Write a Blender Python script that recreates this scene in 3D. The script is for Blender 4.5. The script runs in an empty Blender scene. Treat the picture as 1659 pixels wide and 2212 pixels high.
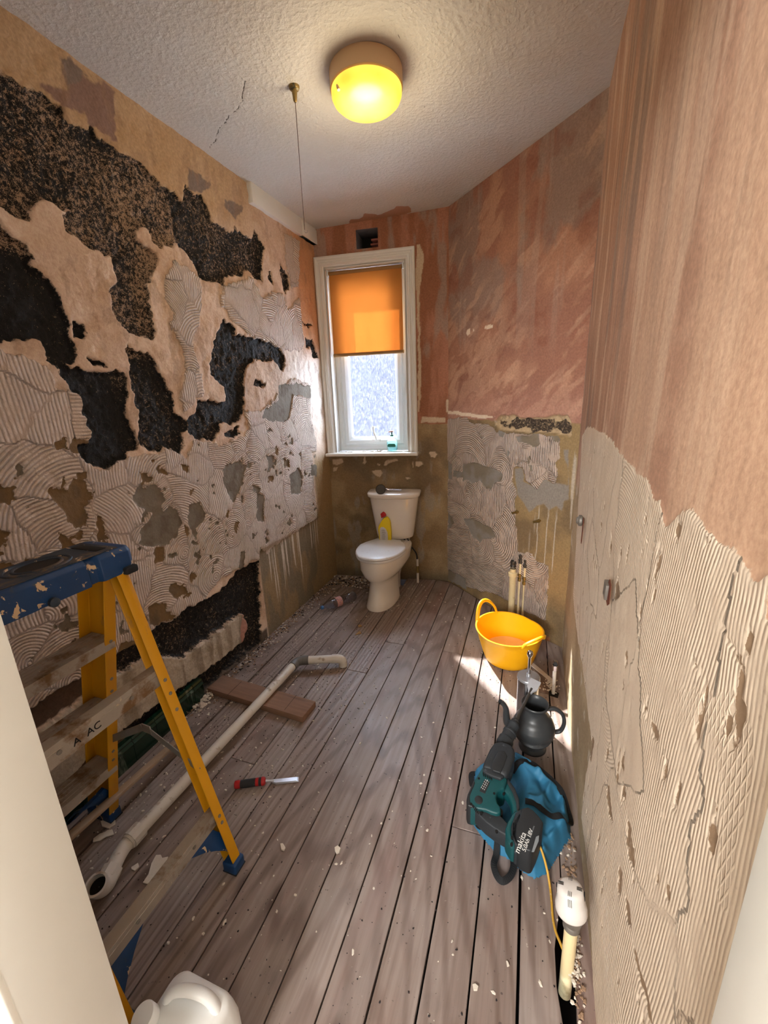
import bpy, bmesh, math, random
import numpy as np
from mathutils import Vector, Matrix, Euler, noise
random.seed(7)
S = bpy.context.scene
COL = S.collection

# ---------------------------------------------------------------- camera
cam_d = bpy.data.cameras.new('camera')
cam = bpy.data.objects.new('camera', cam_d)
COL.objects.link(cam)
cam_d.sensor_fit = 'HORIZONTAL'; cam_d.sensor_width = 36.0; cam_d.lens = 900.0 / 1659.0 * 36.0
cam_d.clip_start = 0.02
CR = Matrix(((0.94163218, -0.05350484, 0.33236437), (0.33447042, 0.26069135, -0.90563213), (-0.03818882, 0.96393841, 0.26337115)))
cm = CR.to_4x4(); cm.translation = (0, 0, 1.5)
cam.matrix_world = cm
S.camera = cam

# ---------------------------------------------------------------- sky, sun, hall fill light, exposure
S.view_settings.view_transform = 'Standard'
try: S.view_settings.look = 'None'
except Exception: pass
S.view_settings.gamma = 1.0
S.view_settings.use_curve_mapping = False
S.view_settings.exposure = 0.62
S.cycles.max_bounces = 10; S.cycles.diffuse_bounces = 6; S.cycles.transparent_max_bounces = 16
W = bpy.data.worlds.new('sky'); S.world = W; W.use_nodes = True
bg = W.node_tree.nodes['Background']
bg.inputs[0].default_value = (0.78, 0.89, 1.0, 1); bg.inputs[1].default_value = 24.0
sd = bpy.data.lights.new('sun', 'SUN'); sun = bpy.data.objects.new('sun', sd); COL.objects.link(sun)
sd.energy = 24.0; sd.color = (1.0, 0.93, 0.82); sd.angle = math.radians(1.2)
sun.rotation_euler = Vector((-1.30, 1.35, 1.62)).to_track_quat('Z', 'Y').to_euler()
sun.location = (-5, 8, 8)
hd = bpy.data.lights.new('hall_fill', 'AREA'); hall = bpy.data.objects.new('hall_fill', hd); COL.objects.link(hall)  # added fill light behind the camera, stands in for light from the hall
hd.energy = 104.0; hd.color = (1.0, 0.985, 0.965); hd.shape = 'DISK'; hd.size = 0.9
hall.location = (-0.75, -2.25, 2.05)
hall.rotation_euler = Vector((-0.18, -1.0, 0.22)).to_track_quat('Z', 'Y').to_euler()

# ---------------------------------------------------------------- helpers
def lin(c):
    return tuple(((v / 255.0) / 12.92 if v / 255.0 <= 0.04045 else ((v / 255.0 + 0.055) / 1.055) ** 2.4) for v in c)
def tag(o, label=None, cat=None, group=None, kind=None):
    if label: o['label'] = label
    if cat: o['category'] = cat
    if group: o['group'] = group
    if kind: o['kind'] = kind
    return o
def thing(name, label, cat, loc=(0, 0, 0), rotz=0, group=None):
    o = bpy.data.objects.new(name, None); COL.objects.link(o)
    o.empty_display_size = 0.05
    o.location = loc; o.rotation_euler = (0, 0, rotz)
    return tag(o, label, cat, group)
def root_matrix(p):
    m = Matrix.Identity(4)
    while p is not None:
        m = (Matrix.Translation(p.location) @ p.rotation_euler.to_matrix().to_4x4()) @ m
        p = p.parent
    return m
def frame(o, z, x=(1, 0, 0)):
    z = Vector(z).normalized(); x = Vector(x)
    if abs(z.dot(x.normalized())) > .98: x = Vector((0, 0, 1)) if abs(z.z) < .9 else Vector((0, 1, 0))
    x = (x - z * x.dot(z)).normalized(); y = z.cross(x)
    m = Matrix((x, y, z)).transposed().to_4x4(); m.translation = o
    return m
class MB:
    def __init__(s): s.v = []; s.f = []
    def add(s, vs, fs, m=None):
        b = len(s.v)
        s.v += [tuple(m @ Vector(p)) if m is not None else tuple(p) for p in vs]
        s.f += [tuple(i + b for i in f) for f in fs]
        return s
    def box(s, c, d, m=None):
        x, y, z = c; a, b, e = d[0] / 2, d[1] / 2, d[2] / 2
        vs = [(x + i * a, y + j * b, z + k * e) for k in (-1, 1) for j in (-1, 1) for i in (-1, 1)]
        return s.add(vs, [(0, 2, 3, 1), (4, 5, 7, 6), (0, 1, 5, 4), (2, 6, 7, 3), (0, 4, 6, 2), (1, 3, 7, 5)], m)
    def beam(s, a, b, w, h, side=(0, 0, 1)):
        a = Vector(a); b = Vector(b); z = (b - a); L = z.length
        m = frame(a, z, side)
        return s.box((0, 0, L / 2), (h, w, L), m)
    def tube(s, pts, r, n=16, cap=True, flat=1.0, up=None):
        pts = [Vector(p) for p in pts]; k = len(pts); rs = r if isinstance(r, (list, tuple)) else [r] * k
        t0 = (pts[1] - pts[0]).normalized()
        ref = Vector(up) if up else (Vector((0, 0, 1)) if abs(t0.z) < 0.9 else Vector((1, 0, 0)))
        x = (ref - t0 * ref.dot(t0)).normalized(); vs = []
        for i in range(k):
            t = (pts[min(i + 1, k - 1)] - pts[max(i - 1, 0)]).normalized()
            x = (x - t * x.dot(t)).normalized(); y = t.cross(x)
            for j in range(n):
                a = 2 * math.pi * j / n
                vs.append(pts[i] + (x * math.cos(a) * flat + y * math.sin(a)) * rs[i])
        fs = [(i * n + j, i * n + (j + 1) % n, (i + 1) * n + (j + 1) % n, (i + 1) * n + j) for i in range(k - 1) for j in range(n)]
        if cap: fs += [tuple(range(n - 1, -1, -1)), tuple((k - 1) * n + j for j in range(n))]
        return s.add(vs, fs)
    def lathe(s, prof, n=32, m=None, cap0=True, cap1=True):
        vs = []; k = len(prof)
        for r, z in prof:
            for j in range(n):
                a = 2 * math.pi * j / n; vs.append((r * math.cos(a), r * math.sin(a), z))
        fs = [(i * n + j, i * n + (j + 1) % n, (i + 1) * n + (j + 1) % n, (i + 1) * n + j) for i in range(k - 1) for j in range(n)]
        if cap0: fs.append(tuple(range(n - 1, -1, -1)))
        if cap1: fs.append(tuple((k - 1) * n + j for j in range(n)))
        return s.add(vs, fs, m)
    def loft(s, rings, m=None, cap0=True, cap1=True):
        n = len(rings[0]); vs = [p for r in rings for p in r]; k = len(rings)
        fs = [(i * n + j, i * n + (j + 1) % n, (i + 1) * n + (j + 1) % n, (i + 1) * n + j) for i in range(k - 1) for j in range(n)]
        if cap0: fs.append(tuple(range(n - 1, -1, -1)))
        if cap1: fs.append(tuple((k - 1) * n + j for j in range(n)))
        return s.add(vs, fs, m)
    def prism(s, poly, z0, z1, m=None):
        n = len(poly); ar = sum(poly[i][0] * poly[(i + 1) % n][1] - poly[(i + 1) % n][0] * poly[i][1] for i in range(n))
        if ar < 0: poly = poly[::-1]
        return s.loft([[(x, y, z0) for x, y in poly], [(x, y, z1) for x, y in poly]], m)
    def sphere(s, c, r, n=16, k=10):
        r = r if isinstance(r, (list, tuple)) else (r, r, r)
        vs = [(c[0], c[1], c[2] - r[2])]
        for i in range(1, k):
            t = math.pi * i / k - math.pi / 2
            for j in range(n):
                a = 2 * math.pi * j / n
                vs.append((c[0] + r[0] * math.cos(t) * math.cos(a), c[1] + r[1] * math.cos(t) * math.sin(a), c[2] + r[2] * math.sin(t)))
        vs.append((c[0], c[1], c[2] + r[2])); e = len(vs) - 1
        fs = [(0, 1 + (j + 1) % n, 1 + j) for j in range(n)]
        fs += [(1 + i * n + j, 1 + i * n + (j + 1) % n, 1 + (i + 1) * n + (j + 1) % n, 1 + (i + 1) * n + j) for i in range(k - 2) for j in range(n)]
        fs += [(e, 1 + (k - 2) * n + j, 1 + (k - 2) * n + (j + 1) % n) for j in range(n)]
        return s.add(vs, fs)
    def build(s, name, mat=None, parent=None, smooth=False, bevel=0, seg=2, world=False, sub=0, angle=40):
        vs = s.v
        if world and parent is not None:
            inv = root_matrix(parent).inverted(); vs = [tuple(inv @ Vector(p)) for p in vs]
        me = bpy.data.meshes.new(name); me.from_pydata([tuple(p) for p in vs], [], s.f)
        bm = bmesh.new(); bm.from_mesh(me)
        bmesh.ops.recalc_face_normals(bm, faces=bm.faces)
        if bevel:
            es = [e for e in bm.edges if len(e.link_faces) == 2 and e.calc_face_angle(0) > math.radians(25)]
            bmesh.ops.bevel(bm, geom=es, offset=bevel, offset_type='OFFSET', segments=seg, profile=0.5, affect='EDGES', clamp_overlap=True)
        for f in bm.faces: f.smooth = smooth or bool(bevel)
        if smooth or bevel:
            for e in bm.edges:
                e.smooth = not (len(e.link_faces) == 2 and e.calc_face_angle(0) > math.radians(angle))
        bm.to_mesh(me); bm.free()
        o = bpy.data.objects.new(name, me); COL.objects.link(o)
        if mat: me.materials.append(mat)
        if parent is not None: o.parent = parent
        if sub:
            md = o.modifiers.new('smooth', 'SUBSURF'); md.levels = sub; md.render_levels = sub
        return o
def catmull(pts, k=6):
    P = [Vector(p) for p in pts]; P = [P[0] * 2 - P[1]] + P + [P[-1] * 2 - P[-2]]; out = []
    for i in range(1, len(P) - 2):
        for j in range(k):
            t = j / k; a, b, c, d = P[i - 1], P[i], P[i + 1], P[i + 2]
            out.append(0.5 * ((2 * b) + (c - a) * t + (2 * a - 5 * b + 4 * c - d) * t * t + (3 * b - a - 3 * c + d) * t ** 3))
    out.append(P[-2]); return out
def text_part(name, body, size, m, mat, parent, depth=0.0003, world=True):
    cu = bpy.data.curves.new(name, 'FONT'); cu.body = body; cu.size = size; cu.extrude = depth
    cu.align_x = 'CENTER'; cu.align_y = 'CENTER'
    t = bpy.data.objects.new('tmp', cu); COL.objects.link(t)
    dg = bpy.context.evaluated_depsgraph_get(); me = bpy.data.meshes.new_from_object(t.evaluated_get(dg))
    bpy.data.objects.remove(t, do_unlink=True)
    mm = (root_matrix(parent).inverted() @ m) if world else m
    me.transform(mm); me.name = name
    o = bpy.data.objects.new(name, me); COL.objects.link(o); me.materials.clear(); me.materials.append(mat); o.parent = parent
    return o

# ---------------------------------------------------------------- materials
class NT:
    def __init__(s, name):
        s.m = bpy.data.materials.new(name); s.m.use_nodes = True; s.t = s.m.node_tree; s.b = s.t.nodes['Principled BSDF']
        s.out = s.t.nodes['Material Output']
    def n(s, typ, **kw):
        nd = s.t.nodes.new(typ)
        for k, v in kw.items(): setattr(nd, k, v)
        return nd
    def l(s, a, b): s.t.links.new(a, b)
    def setin(s, sock, v):
        if hasattr(v, 'is_output') or isinstance(v, bpy.types.NodeSocket): s.l(v, sock)
        else: sock.default_value = v
    def math(s, op, a, b=None, c=None, clamp=False):
        nd = s.n('ShaderNodeMath', operation=op); nd.use_clamp = clamp
        for i, v in enumerate((a, b, c)):
            if v is not None: s.setin(nd.inputs[i], v)
        return nd.outputs[0]
    def coord(s, scale=(1, 1, 1), rot=(0, 0, 0), rnd=False):
        tc = s.n('ShaderNodeTexCoord'); mp = s.n('ShaderNodeMapping'); mp.inputs['Scale'].default_value = scale; mp.inputs['Rotation'].default_value = rot
        s.l(tc.outputs['Object'], mp.inputs[0])
        if rnd:
            oi = s.n('ShaderNodeObjectInfo'); ml = s.n('ShaderNodeVectorMath', operation='SCALE')
            ml.inputs[0].default_value = (13.7, 31.1, 7.3); s.l(oi.outputs['Random'], ml.inputs['Scale']); s.l(ml.outputs[0], mp.inputs['Location'])
        return mp.outputs[0]
    def noise(s, vec, scale, detail=3, rough=0.55, dist=0.0):
        nd = s.n('ShaderNodeTexNoise'); nd.inputs['Scale'].default_value = scale; nd.inputs['Detail'].default_value = detail
        nd.inputs['Roughness'].default_value = rough; nd.inputs['Distortion'].default_value = dist; s.l(vec, nd.inputs['Vector'])
        return nd.outputs[0]
    def ramp(s, v, lo, hi, a=0.0, b=1.0):
        nd = s.n('ShaderNodeMapRange'); nd.clamp = True
        s.setin(nd.inputs[0], v); s.setin(nd.inputs[1], lo); s.setin(nd.inputs[2], hi); s.setin(nd.inputs[3], a); s.setin(nd.inputs[4], b)
        return nd.outputs[0]
    def mix(s, f, a, b, typ='MIX'):
        nd = s.n('ShaderNodeMix', data_type='RGBA', blend_type=typ)
        s.setin(nd.inputs[0], f)
        for i, v in ((6, a), (7, b)):
            if isinstance(v, tuple): v = (v + (1,))[:4]
            s.setin(nd.inputs[i], v)
        return nd.outputs[2]
    def attr(s, name, col=False):
        nd = s.n('ShaderNodeAttribute', attribute_name=name); return nd.outputs['Color' if col else 'Fac']
    def bump(s, h, dist, strength=1.0, prev=None):
        nd = s.n('ShaderNodeBump'); nd.inputs['Strength'].default_value = strength; nd.inputs['Distance'].default_value = dist
        s.l(h, nd.inputs['Height'])
        if prev is not None: s.l(prev, nd.inputs['Normal'])
        return nd.outputs[0]
def mat(name, col, rough=0.5, metal=0.0, var=0.12, vs=18.0, bump=0.0, bs=90.0, dirt=None, spot=None, trans=0.0, ior=1.45, coat=0.0, stretch=(1, 1, 1), sss=0.0, alpha=None):
    t = NT(name); v = t.coord(scale=stretch, rnd=True); c = lin(col)
    n = t.noise(v, vs, 4)
    cc = t.mix(n, tuple(x * (1 - var) for x in c), tuple(min(1, x * (1 + var)) for x in c))
    if dirt:
        d = t.ramp(t.noise(v, dirt[1], 6, 0.65), dirt[2], dirt[2] + 0.12)
        cc = t.mix(d, cc, lin(dirt[0]))
    if spot:
        d = t.ramp(t.noise(v, spot[1], 5, 0.6, 0.6), spot[2], spot[2] + 0.015)
        cc = t.mix(d, cc, lin(spot[0]))
    t.l(cc, t.b.inputs['Base Color']); t.b.inputs['Roughness'].default_value = rough; t.b.inputs['Metallic'].default_value = metal
    t.b.inputs['Transmission Weight'].default_value = trans; t.b.inputs['IOR'].default_value = ior
    t.b.inputs['Coat Weight'].default_value = coat
    if alpha is not None: t.b.inputs['Alpha'].default_value = alpha
    if sss: t.b.inputs['Subsurface Weight'].default_value = sss; t.b.inputs['Subsurface Radius'].default_value = (0.02, 0.02, 0.02)
    if bump:
        t.l(t.bump(t.noise(v, bs, 3), bump), t.b.inputs['Normal'])
    return t.m
M = {}
M['white_gloss'] = mat('white_gloss', (214, 211, 202), 0.32, var=0.02, bump=0.0006, bs=14, dirt=((196, 184, 160), 6, 0.66))
M['frame_white'] = mat('frame_white', (222, 220, 214), 0.4, var=0.03, bump=0.0004, bs=60)
M['upvc'] = mat('upvc', (225, 230, 232), 0.3, var=0.02)
M['ceramic'] = mat('ceramic', (232, 226, 218), 0.1, var=0.02, coat=0.4)
M['seat_white'] = mat('seat_white', (225, 226, 228), 0.3, var=0.03, dirt=((205, 200, 190), 30, 0.62))
M['blade'] = mat('blade', (196, 200, 208), 0.4, 0.3, var=0.1, vs=60)
M['brushed'] = mat('brushed', (190, 192, 198), 0.22, 1.0, var=0.08)
M['chrome'] = mat('chrome', (200, 200, 205), 0.12, 1.0, var=0.05)
M['steel'] = mat('steel', (182, 184, 190), 0.32, 0.65, var=0.15, vs=30)
M['dull_metal'] = mat('dull_metal', (140, 135, 128), 0.55, 0.7, var=0.2, vs=40, bump=0.0006)
M['brass'] = mat('brass', (150, 128, 80), 0.4, 0.8, var=0.25, vs=50, dirt=((70, 80, 70), 40, 0.55))
M['dark_metal'] = mat('dark_metal', (74, 70, 66), 0.45, 0.4, var=0.3, vs=60)
M['cream_pipe'] = mat('cream_pipe', (225, 205, 160), 0.45, var=0.08, dirt=((170, 140, 90), 12, 0.6))
M['white_pipe'] = mat('white_pipe', (205, 198, 188), 0.4, var=0.06, vs=8, dirt=((150, 132, 112), 22, 0.57))
M['grey_pvc'] = mat('grey_pvc', (95, 92, 88), 0.45, var=0.1)
M['valve_white'] = mat('valve_white', (214, 208, 202), 0.45, var=0.04)
M['black_plastic'] = mat('black_plastic', (34, 37, 40), 0.5, var=0.2, dirt=((90, 95, 98), 30, 0.64), bump=0.0003)
M['grip_black'] = mat('grip_black', (38, 42, 46), 0.6, var=0.2, dirt=((105, 112, 118), 24, 0.60), bump=0.0004, bs=160)
M['teal'] = mat('teal', (10, 70, 74), 0.48, var=0.2, dirt=((80, 110, 115), 26, 0.62))
M['slot_black'] = mat('slot_black', (8, 8, 9), 0.7)
M['print_white'] = mat('print_white', (220, 220, 216), 0.5, var=0.03)
M['print_grey'] = mat('print_grey', (120, 125, 128), 0.5)
M['print_dark'] = mat('print_dark', (40, 45, 60), 0.5)
M['ewer'] = mat('ewer', (58, 60, 62), 0.38, var=0.15, dirt=((95, 95, 92), 15, 0.66))
M['bag_blue'] = mat('bag_blue', (44, 112, 148), 0.6, var=0.12, vs=9, dirt=((92, 140, 165), 30, 0.64), bump=0.0012, bs=30)
M['strap'] = mat('strap', (22, 24, 27), 0.8, var=0.2, bump=0.0006, bs=400, stretch=(1, 1, 1))
M['bucket'] = mat('bucket', (250, 180, 12), 0.42, var=0.08, vs=6, sss=0.25, dirt=((240, 205, 120), 40, 0.68))
M['murky'] = mat('murky', (222, 205, 165), 0.12, var=0.1)
M['cable'] = mat('cable', (200, 155, 60), 0.5, dirt=((230, 210, 170), 90, 0.58))
M['red'] = mat('red', (175, 28, 30), 0.45, var=0.1)
M['lad_yellow'] = mat('lad_yellow', (206, 146, 14), 0.45, var=0.12, vs=12, dirt=((128, 108, 84), 14, 0.63), spot=((225, 205, 175), 34, 0.73), stretch=(1, 1, 0.35))
M['lad_blue'] = mat('lad_blue', (16, 58, 104), 0.5, var=0.3, vs=14, dirt=((60, 66, 72), 22, 0.58), spot=((205, 176, 140), 30, 0.625))
M['lad_blue_dirty'] = mat('lad_blue_dirty', (40, 52, 66), 0.6, var=0.4, vs=18, dirt=((96, 80, 62), 16, 0.5), spot=((205, 176, 140), 28, 0.64))
M['lad_alu'] = mat('lad_alu', (168, 158, 146), 0.5, 0.35, var=0.15, vs=14, dirt=((120, 92, 62), 10, 0.52), spot=((205, 188, 160), 26, 0.67), bump=0.0006)
M['rubber'] = mat('rubber', (30, 32, 36), 0.8)
M['timber'] = mat('timber', (132, 100, 80), 0.75, var=0.3, vs=22, stretch=(0.25, 3, 3), dirt=((98, 76, 62), 4, 0.58), bump=0.0008, bs=50)
M['batten'] = mat('batten', (148, 124, 100), 0.75, var=0.3, vs=24, stretch=(3, 0.25, 3), dirt=((170, 160, 148), 5, 0.6), bump=0.0008, bs=50)
M['jug'] = mat('jug', (226, 226, 224), 0.35, var=0.03, sss=0.25)
M['blind_edge'] = mat('blind_edge', (150, 115, 70), 0.7)
M['yellow_bottle'] = mat('yellow_bottle', (225, 200, 20), 0.35, var=0.06)
M['label_paper'] = mat('label_paper', (200, 195, 190), 0.6, var=0.05)
M['pink_label'] = mat('pink_label', (200, 150, 140), 0.5, var=0.15, vs=60, dirt=((110, 95, 140), 60, 0.52))
M['cap_blue'] = mat('cap_blue', (70, 130, 200), 0.4)
M['green_pump'] = mat('green_pump', (20, 90, 75), 0.4)
M['plaster_chip'] = mat('plaster_chip', (214, 204, 190), 0.9, var=0.12, vs=60, bump=0.001)
M['wood_chip'] = mat('wood_chip', (170, 135, 90), 0.9, var=0.25)
M['brown_crumb'] = mat('brown_crumb', (150, 122, 98), 0.95, var=0.25, vs=60)
M['dirt_bit'] = mat('dirt_bit', (38, 34, 36), 0.95)
M['rust'] = mat('rust', (96, 46, 26), 0.9, var=0.3, vs=60)
M['green_tile'] = mat('green_tile', (14, 46, 36), 0.22, var=0.3, vs=14, dirt=((120, 130, 116), 12, 0.62), stretch=(1, 1, 0.2))
M['void'] = mat('void', (22, 18, 15), 0.95, var=0.4)
M['brick'] = mat('brick', (150, 92, 84), 0.9, var=0.25, bump=0.002, bs=60)
M['grey_brick'] = mat('grey_brick', (124, 122, 132), 0.9, var=0.3, bump=0.003, bs=40)
M['wire'] = mat('wire', (70, 50, 48), 0.5, 0.3)
M['outside'] = mat('outside', (36, 33, 41), 0.9, var=0.12, vs=1.5)
def clear_mat(name, col, a, rough=0.15):
    t = NT(name); nt = t.t
    tr = t.n('ShaderNodeBsdfTransparent'); tr.inputs[0].default_value = (*lin(col), 1)
    gl = t.n('ShaderNodeBsdfGlossy'); gl.inputs['Roughness'].default_value = rough
    df = t.n('ShaderNodeBsdfTranslucent'); df.inputs[0].default_value = (*lin(col), 1)
    lw = t.n('ShaderNodeLayerWeight'); lw.inputs[0].default_value = 0.35
    bn = t.bump(t.noise(t.coord(), 60, 3), 0.003)
    t.l(bn, gl.inputs['Normal']); t.l(bn, lw.inputs['Normal'])
    m1 = t.n('ShaderNodeMixShader'); m1.inputs[0].default_value = a; t.l(tr.outputs[0], m1.inputs[1]); t.l(df.outputs[0], m1.inputs[2])
    m2 = t.n('ShaderNodeMixShader'); t.l(t.math('MULTIPLY', lw.outputs['Facing'], 0.75), m2.inputs[0]); t.l(m1.outputs[0], m2.inputs[1]); t.l(gl.outputs[0], m2.inputs[2])
    t.l(m2.outputs[0], t.out.inputs[0]); return t.m
M['clear_bottle'] = clear_mat('clear_bottle', (232, 235, 245), 0.22)
M['soap_clear'] = clear_mat('soap_clear', (205, 242, 242), 0.35)
# obscure glass: part of the light goes straight through, part is scattered
t = NT('obscure_glass')
v = t.coord(scale=(1, 1, 0.35)); h = t.noise(v, 130, 2, 0.5, 0.8)
tr = t.n('ShaderNodeBsdfTransparent'); t.l(t.mix(t.ramp(h, 0.38, 0.62), (0.60, 0.64, 0.72), (1.0, 1.0, 1.0)), tr.inputs[0])
tl = t.n('ShaderNodeBsdfTranslucent'); t.l(t.mix(t.ramp(h, 0.35, 0.65), (0.30, 0.34, 0.42), (0.9, 0.95, 1.0)), tl.inputs[0])
gl = t.n('ShaderNodeBsdfGlossy'); gl.inputs['Roughness'].default_value = 0.2
bn = t.bump(h, 0.006); t.l(bn, gl.inputs['Normal']); t.l(bn, tl.inputs['Normal'])
m1 = t.n('ShaderNodeMixShader'); m1.inputs[0].default_value = 0.012; t.l(tr.outputs[0], m1.inputs[1]); t.l(tl.outputs[0], m1.inputs[2])
m2 = t.n('ShaderNodeMixShader'); m2.inputs[0].default_value = 0.06; t.l(m1.outputs[0], m2.inputs[1]); t.l(gl.outputs[0], m2.inputs[2])
t.l(m2.outputs[0], t.out.inputs[0]); M['pane'] = t.m
# orange roller blind fabric
t = NT('blind_fabric')
v = t.coord(); df = t.n('ShaderNodeBsdfDiffuse'); tl = t.n('ShaderNodeBsdfTranslucent')
cc = t.mix(t.noise(v, 5, 3), (0.44, 0.225, 0.085), (0.50, 0.265, 0.105)); t.l(cc, tl.inputs[0]); df.inputs[0].default_value = (*lin((225, 165, 95)), 1)
bn = t.bump(t.noise(t.coord(scale=(1, 1, 1)), 900, 1), 0.0004); t.l(bn, df.inputs['Normal'])
m1 = t.n('ShaderNodeMixShader'); m1.inputs[0].default_value = 0.72; t.l(df.outputs[0], m1.inputs[1]); t.l(tl.outputs[0], m1.inputs[2]); t.l(m1.outputs[0], t.out.inputs[0])
M['blind'] = t.m
# glowing lamp bowl
t = NT('lamp_bowl')
v = t.coord(); nz = t.ramp(t.noise(v, 9, 2, 0.5), 0.35, 0.65)
lc = t.mix(nz, (1.0, 0.48, 0.035), (1.0, 0.66, 0.07))
t.l(lc, t.b.inputs['Emission Color']); t.b.inputs['Emission Strength'].default_value = 1.05
t.b.inputs['Base Color'].default_value = (0.35, 0.25, 0.08, 1); t.b.inputs['Roughness'].default_value = 0.35
M['lamp_bowl'] = t.m
M['lamp_base'] = mat('lamp_base', (222, 190, 150), 0.5, var=0.03)
# floor boards
t = NT('floor_board')
v = t.coord(scale=(1, 1, 1), rnd=True); vg = t.coord(scale=(55, 1.6, 1), rnd=True); vr = t.coord(scale=(9, 0.8, 1), rnd=True)
big = t.noise(v, 1.7, 4, 0.6); ring = t.n('ShaderNodeTexWave', wave_type='RINGS', rings_direction='Z'); t.l(vr, ring.inputs[0])
ring.inputs['Scale'].default_value = 1.6; ring.inputs['Distortion'].default_value = 4.5; ring.inputs['Detail'].default_value = 2.0
grain = t.noise(vg, 1.0, 4, 0.6)
c = t.mix(t.ramp(grain, 0.3, 0.7), lin((126, 110, 102)), lin((156, 141, 133)))
c = t.mix(t.math('MULTIPLY', t.ramp(ring.outputs[1], 0.55, 0.95), 0.42), c, lin((84, 62, 52)))
c = t.mix(t.math('MULTIPLY', t.ramp(big, 0.5, 0.72), 0.6), c, lin((166, 156, 152)))
c = t.mix(t.math('MULTIPLY', t.ramp(t.noise(v, 3.2, 5, 0.65), 0.58, 0.76), 0.5), c, lin((78, 70, 68)))
c = t.mix(t.math('MULTIPLY', t.ramp(t.noise(t.coord(scale=(2, 0.35, 1), rnd=True), 3.0, 3), 0.55, 0.75), 0.45), c, lin((128, 80, 70)))
knot = t.n('ShaderNodeTexVoronoi'); knot.inputs['Scale'].default_value = 1.0; t.l(t.coord(scale=(5, 2.0, 1), rnd=True), knot.inputs[0])
c = t.mix(t.math('MULTIPLY', t.ramp(knot.outputs[0], 0.12, 0.05), 0.7), c, lin((64, 46, 38)))
c = t.mix(t.math('MULTIPLY', t.ramp(t.noise(v, 46, 4, 0.6), 0.70, 0.75), 0.6), c, lin((196, 186, 174)))
c = t.mix(t.math('MULTIPLY', t.ramp(t.noise(v, 75, 3, 0.6), 0.68, 0.72), 0.7), c, lin((52, 44, 42)))
c = t.mix(t.ramp(t.math('FRACT', t.math('ADD', t.n('ShaderNodeObjectInfo').outputs['Random'], 0.0)), 0, 1, 0.0, 0.25), c, lin((104, 86, 78)))
t.l(c, t.b.inputs['Base Color']); t.l(t.ramp(big, 0.3, 0.7, 0.36, 0.52), t.b.inputs['Roughness'])
bn = t.bump(t.math('ADD', grain, t.math('MULTIPLY', ring.outputs[1], 0.6)), 0.0012); t.l(bn, t.b.inputs['Normal'])
M['floor_board'] = t.m

# ---------------------------------------------------------------- stripped walls: relief mesh + masks stored per vertex
RT = np.random.RandomState(3).rand(64, 256, 256)
def vn(x, y, k):
    T = RT[k % 64]; xi = np.floor(x).astype(int); yi = np.floor(y).astype(int); fx = x - xi; fy = y - yi
    fx = fx * fx * (3 - 2 * fx); fy = fy * fy * (3 - 2 * fy); a = xi & 255; b = yi & 255; a1 = (a + 1) & 255; b1 = (b + 1) & 255
    return (T[a, b] * (1 - fx) + T[a1, b] * fx) * (1 - fy) + (T[a, b1] * (1 - fx) + T[a1, b1] * fx) * fy
def fbm(x, y, s, k=0, o=4):
    r = 0; a = 0.5; t = 0
    for i in range(o): r = r + a * vn(x * s + 17.3 * i, y * s + 5.1 * i, k + i); t += a; a *= 0.5; s *= 2.0
    return r / t
def sdf(poly, u, v, R=0.035):
    """signed distance (positive inside), clipped to +-R"""
    P = np.array(poly); out = np.full(u.shape, -R)
    lo = P.min(0) - R; hi = P.max(0) + R
    m = (u > lo[0]) & (u < hi[0]) & (v > lo[1]) & (v < hi[1])
    a = u[m]; b = v[m]
    if a.size == 0: return out
    d = np.full(a.shape, 9.0); ins = np.zeros(a.shape, bool); n = len(P)
    for i in range(n):
        x0, y0 = P[i]; x1, y1 = P[(i + 1) % n]; dx = x1 - x0; dy = y1 - y0; L = dx * dx + dy * dy + 1e-12
        t = np.clip(((a - x0) * dx + (b - y0) * dy) / L, 0, 1)
        d = np.minimum(d, np.hypot(a - x0 - t * dx, b - y0 - t * dy))
        if y0 != y1:
            c = ((y0 > b) != (y1 > b)) & (a < (x1 - x0) * (b - y0) / (y1 - y0) + x0); ins ^= c
    out[m] = np.clip(np.where(ins, d, -d), -R, R)
    return out
def union(polys, u, v, R=0.035):
    r = np.full(u.shape, -R)
    for p in polys: r = np.maximum(r, sdf(p, u, v, R))
    return r
def line_d(pl, u, v):
    d = np.full(u.shape, 9.0)
    for (x0, y0), (x1, y1) in zip(pl[:-1], pl[1:]):
        dx = x1 - x0; dy = y1 - y0; t = np.clip(((u - x0) * dx + (v - y0) * dy) / (dx * dx + dy * dy + 1e-12), 0, 1)
        d = np.minimum(d, np.hypot(u - x0 - t * dx, v - y0 - t * dy))
    return d
def sm(x, a, b):
    t = np.clip((x - a) / (b - a), 0, 1); return t * t * (3 - 2 * t)
def C3(c): return np.array(lin(c))
def mixc(base, m, col): 
    m = np.clip(m, 0, 1)[:, None]; return base * (1 - m) + col * m
def strokes(u, v, seeds, pitch, k, warp=0.02):
    """ridge phase of the nearest trowel stroke; a seed is (u, v, centre_u, centre_v) with arcs about the centre"""
    uw = u + (fbm(u, v, 3.0, k) - 0.5) * warp * 3; vw = v + (fbm(u, v, 3.0, k + 5) - 0.5) * warp * 3
    ue = u + (fbm(u, v, 14.0, k + 9, 2) - 0.5) * 0.05; ve = v + (fbm(u, v, 14.0, k + 12, 2) - 0.5) * 0.05
    best = np.full(u.shape, 1e9); sec = np.full(u.shape, 1e9); ph = np.zeros(u.shape)
    for s in seeds:
        d = np.hypot((ue - s[0]) * s[5], ve - s[1]); m = d < best
        r = np.hypot(uw - s[2], vw - s[3]) / s[4]
        ph = np.where(m, r, ph); sec = np.where(m, best, np.minimum(sec, d)); best = np.where(m, d, best)
    return ph, sm(sec - best, .001, .012)
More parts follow.
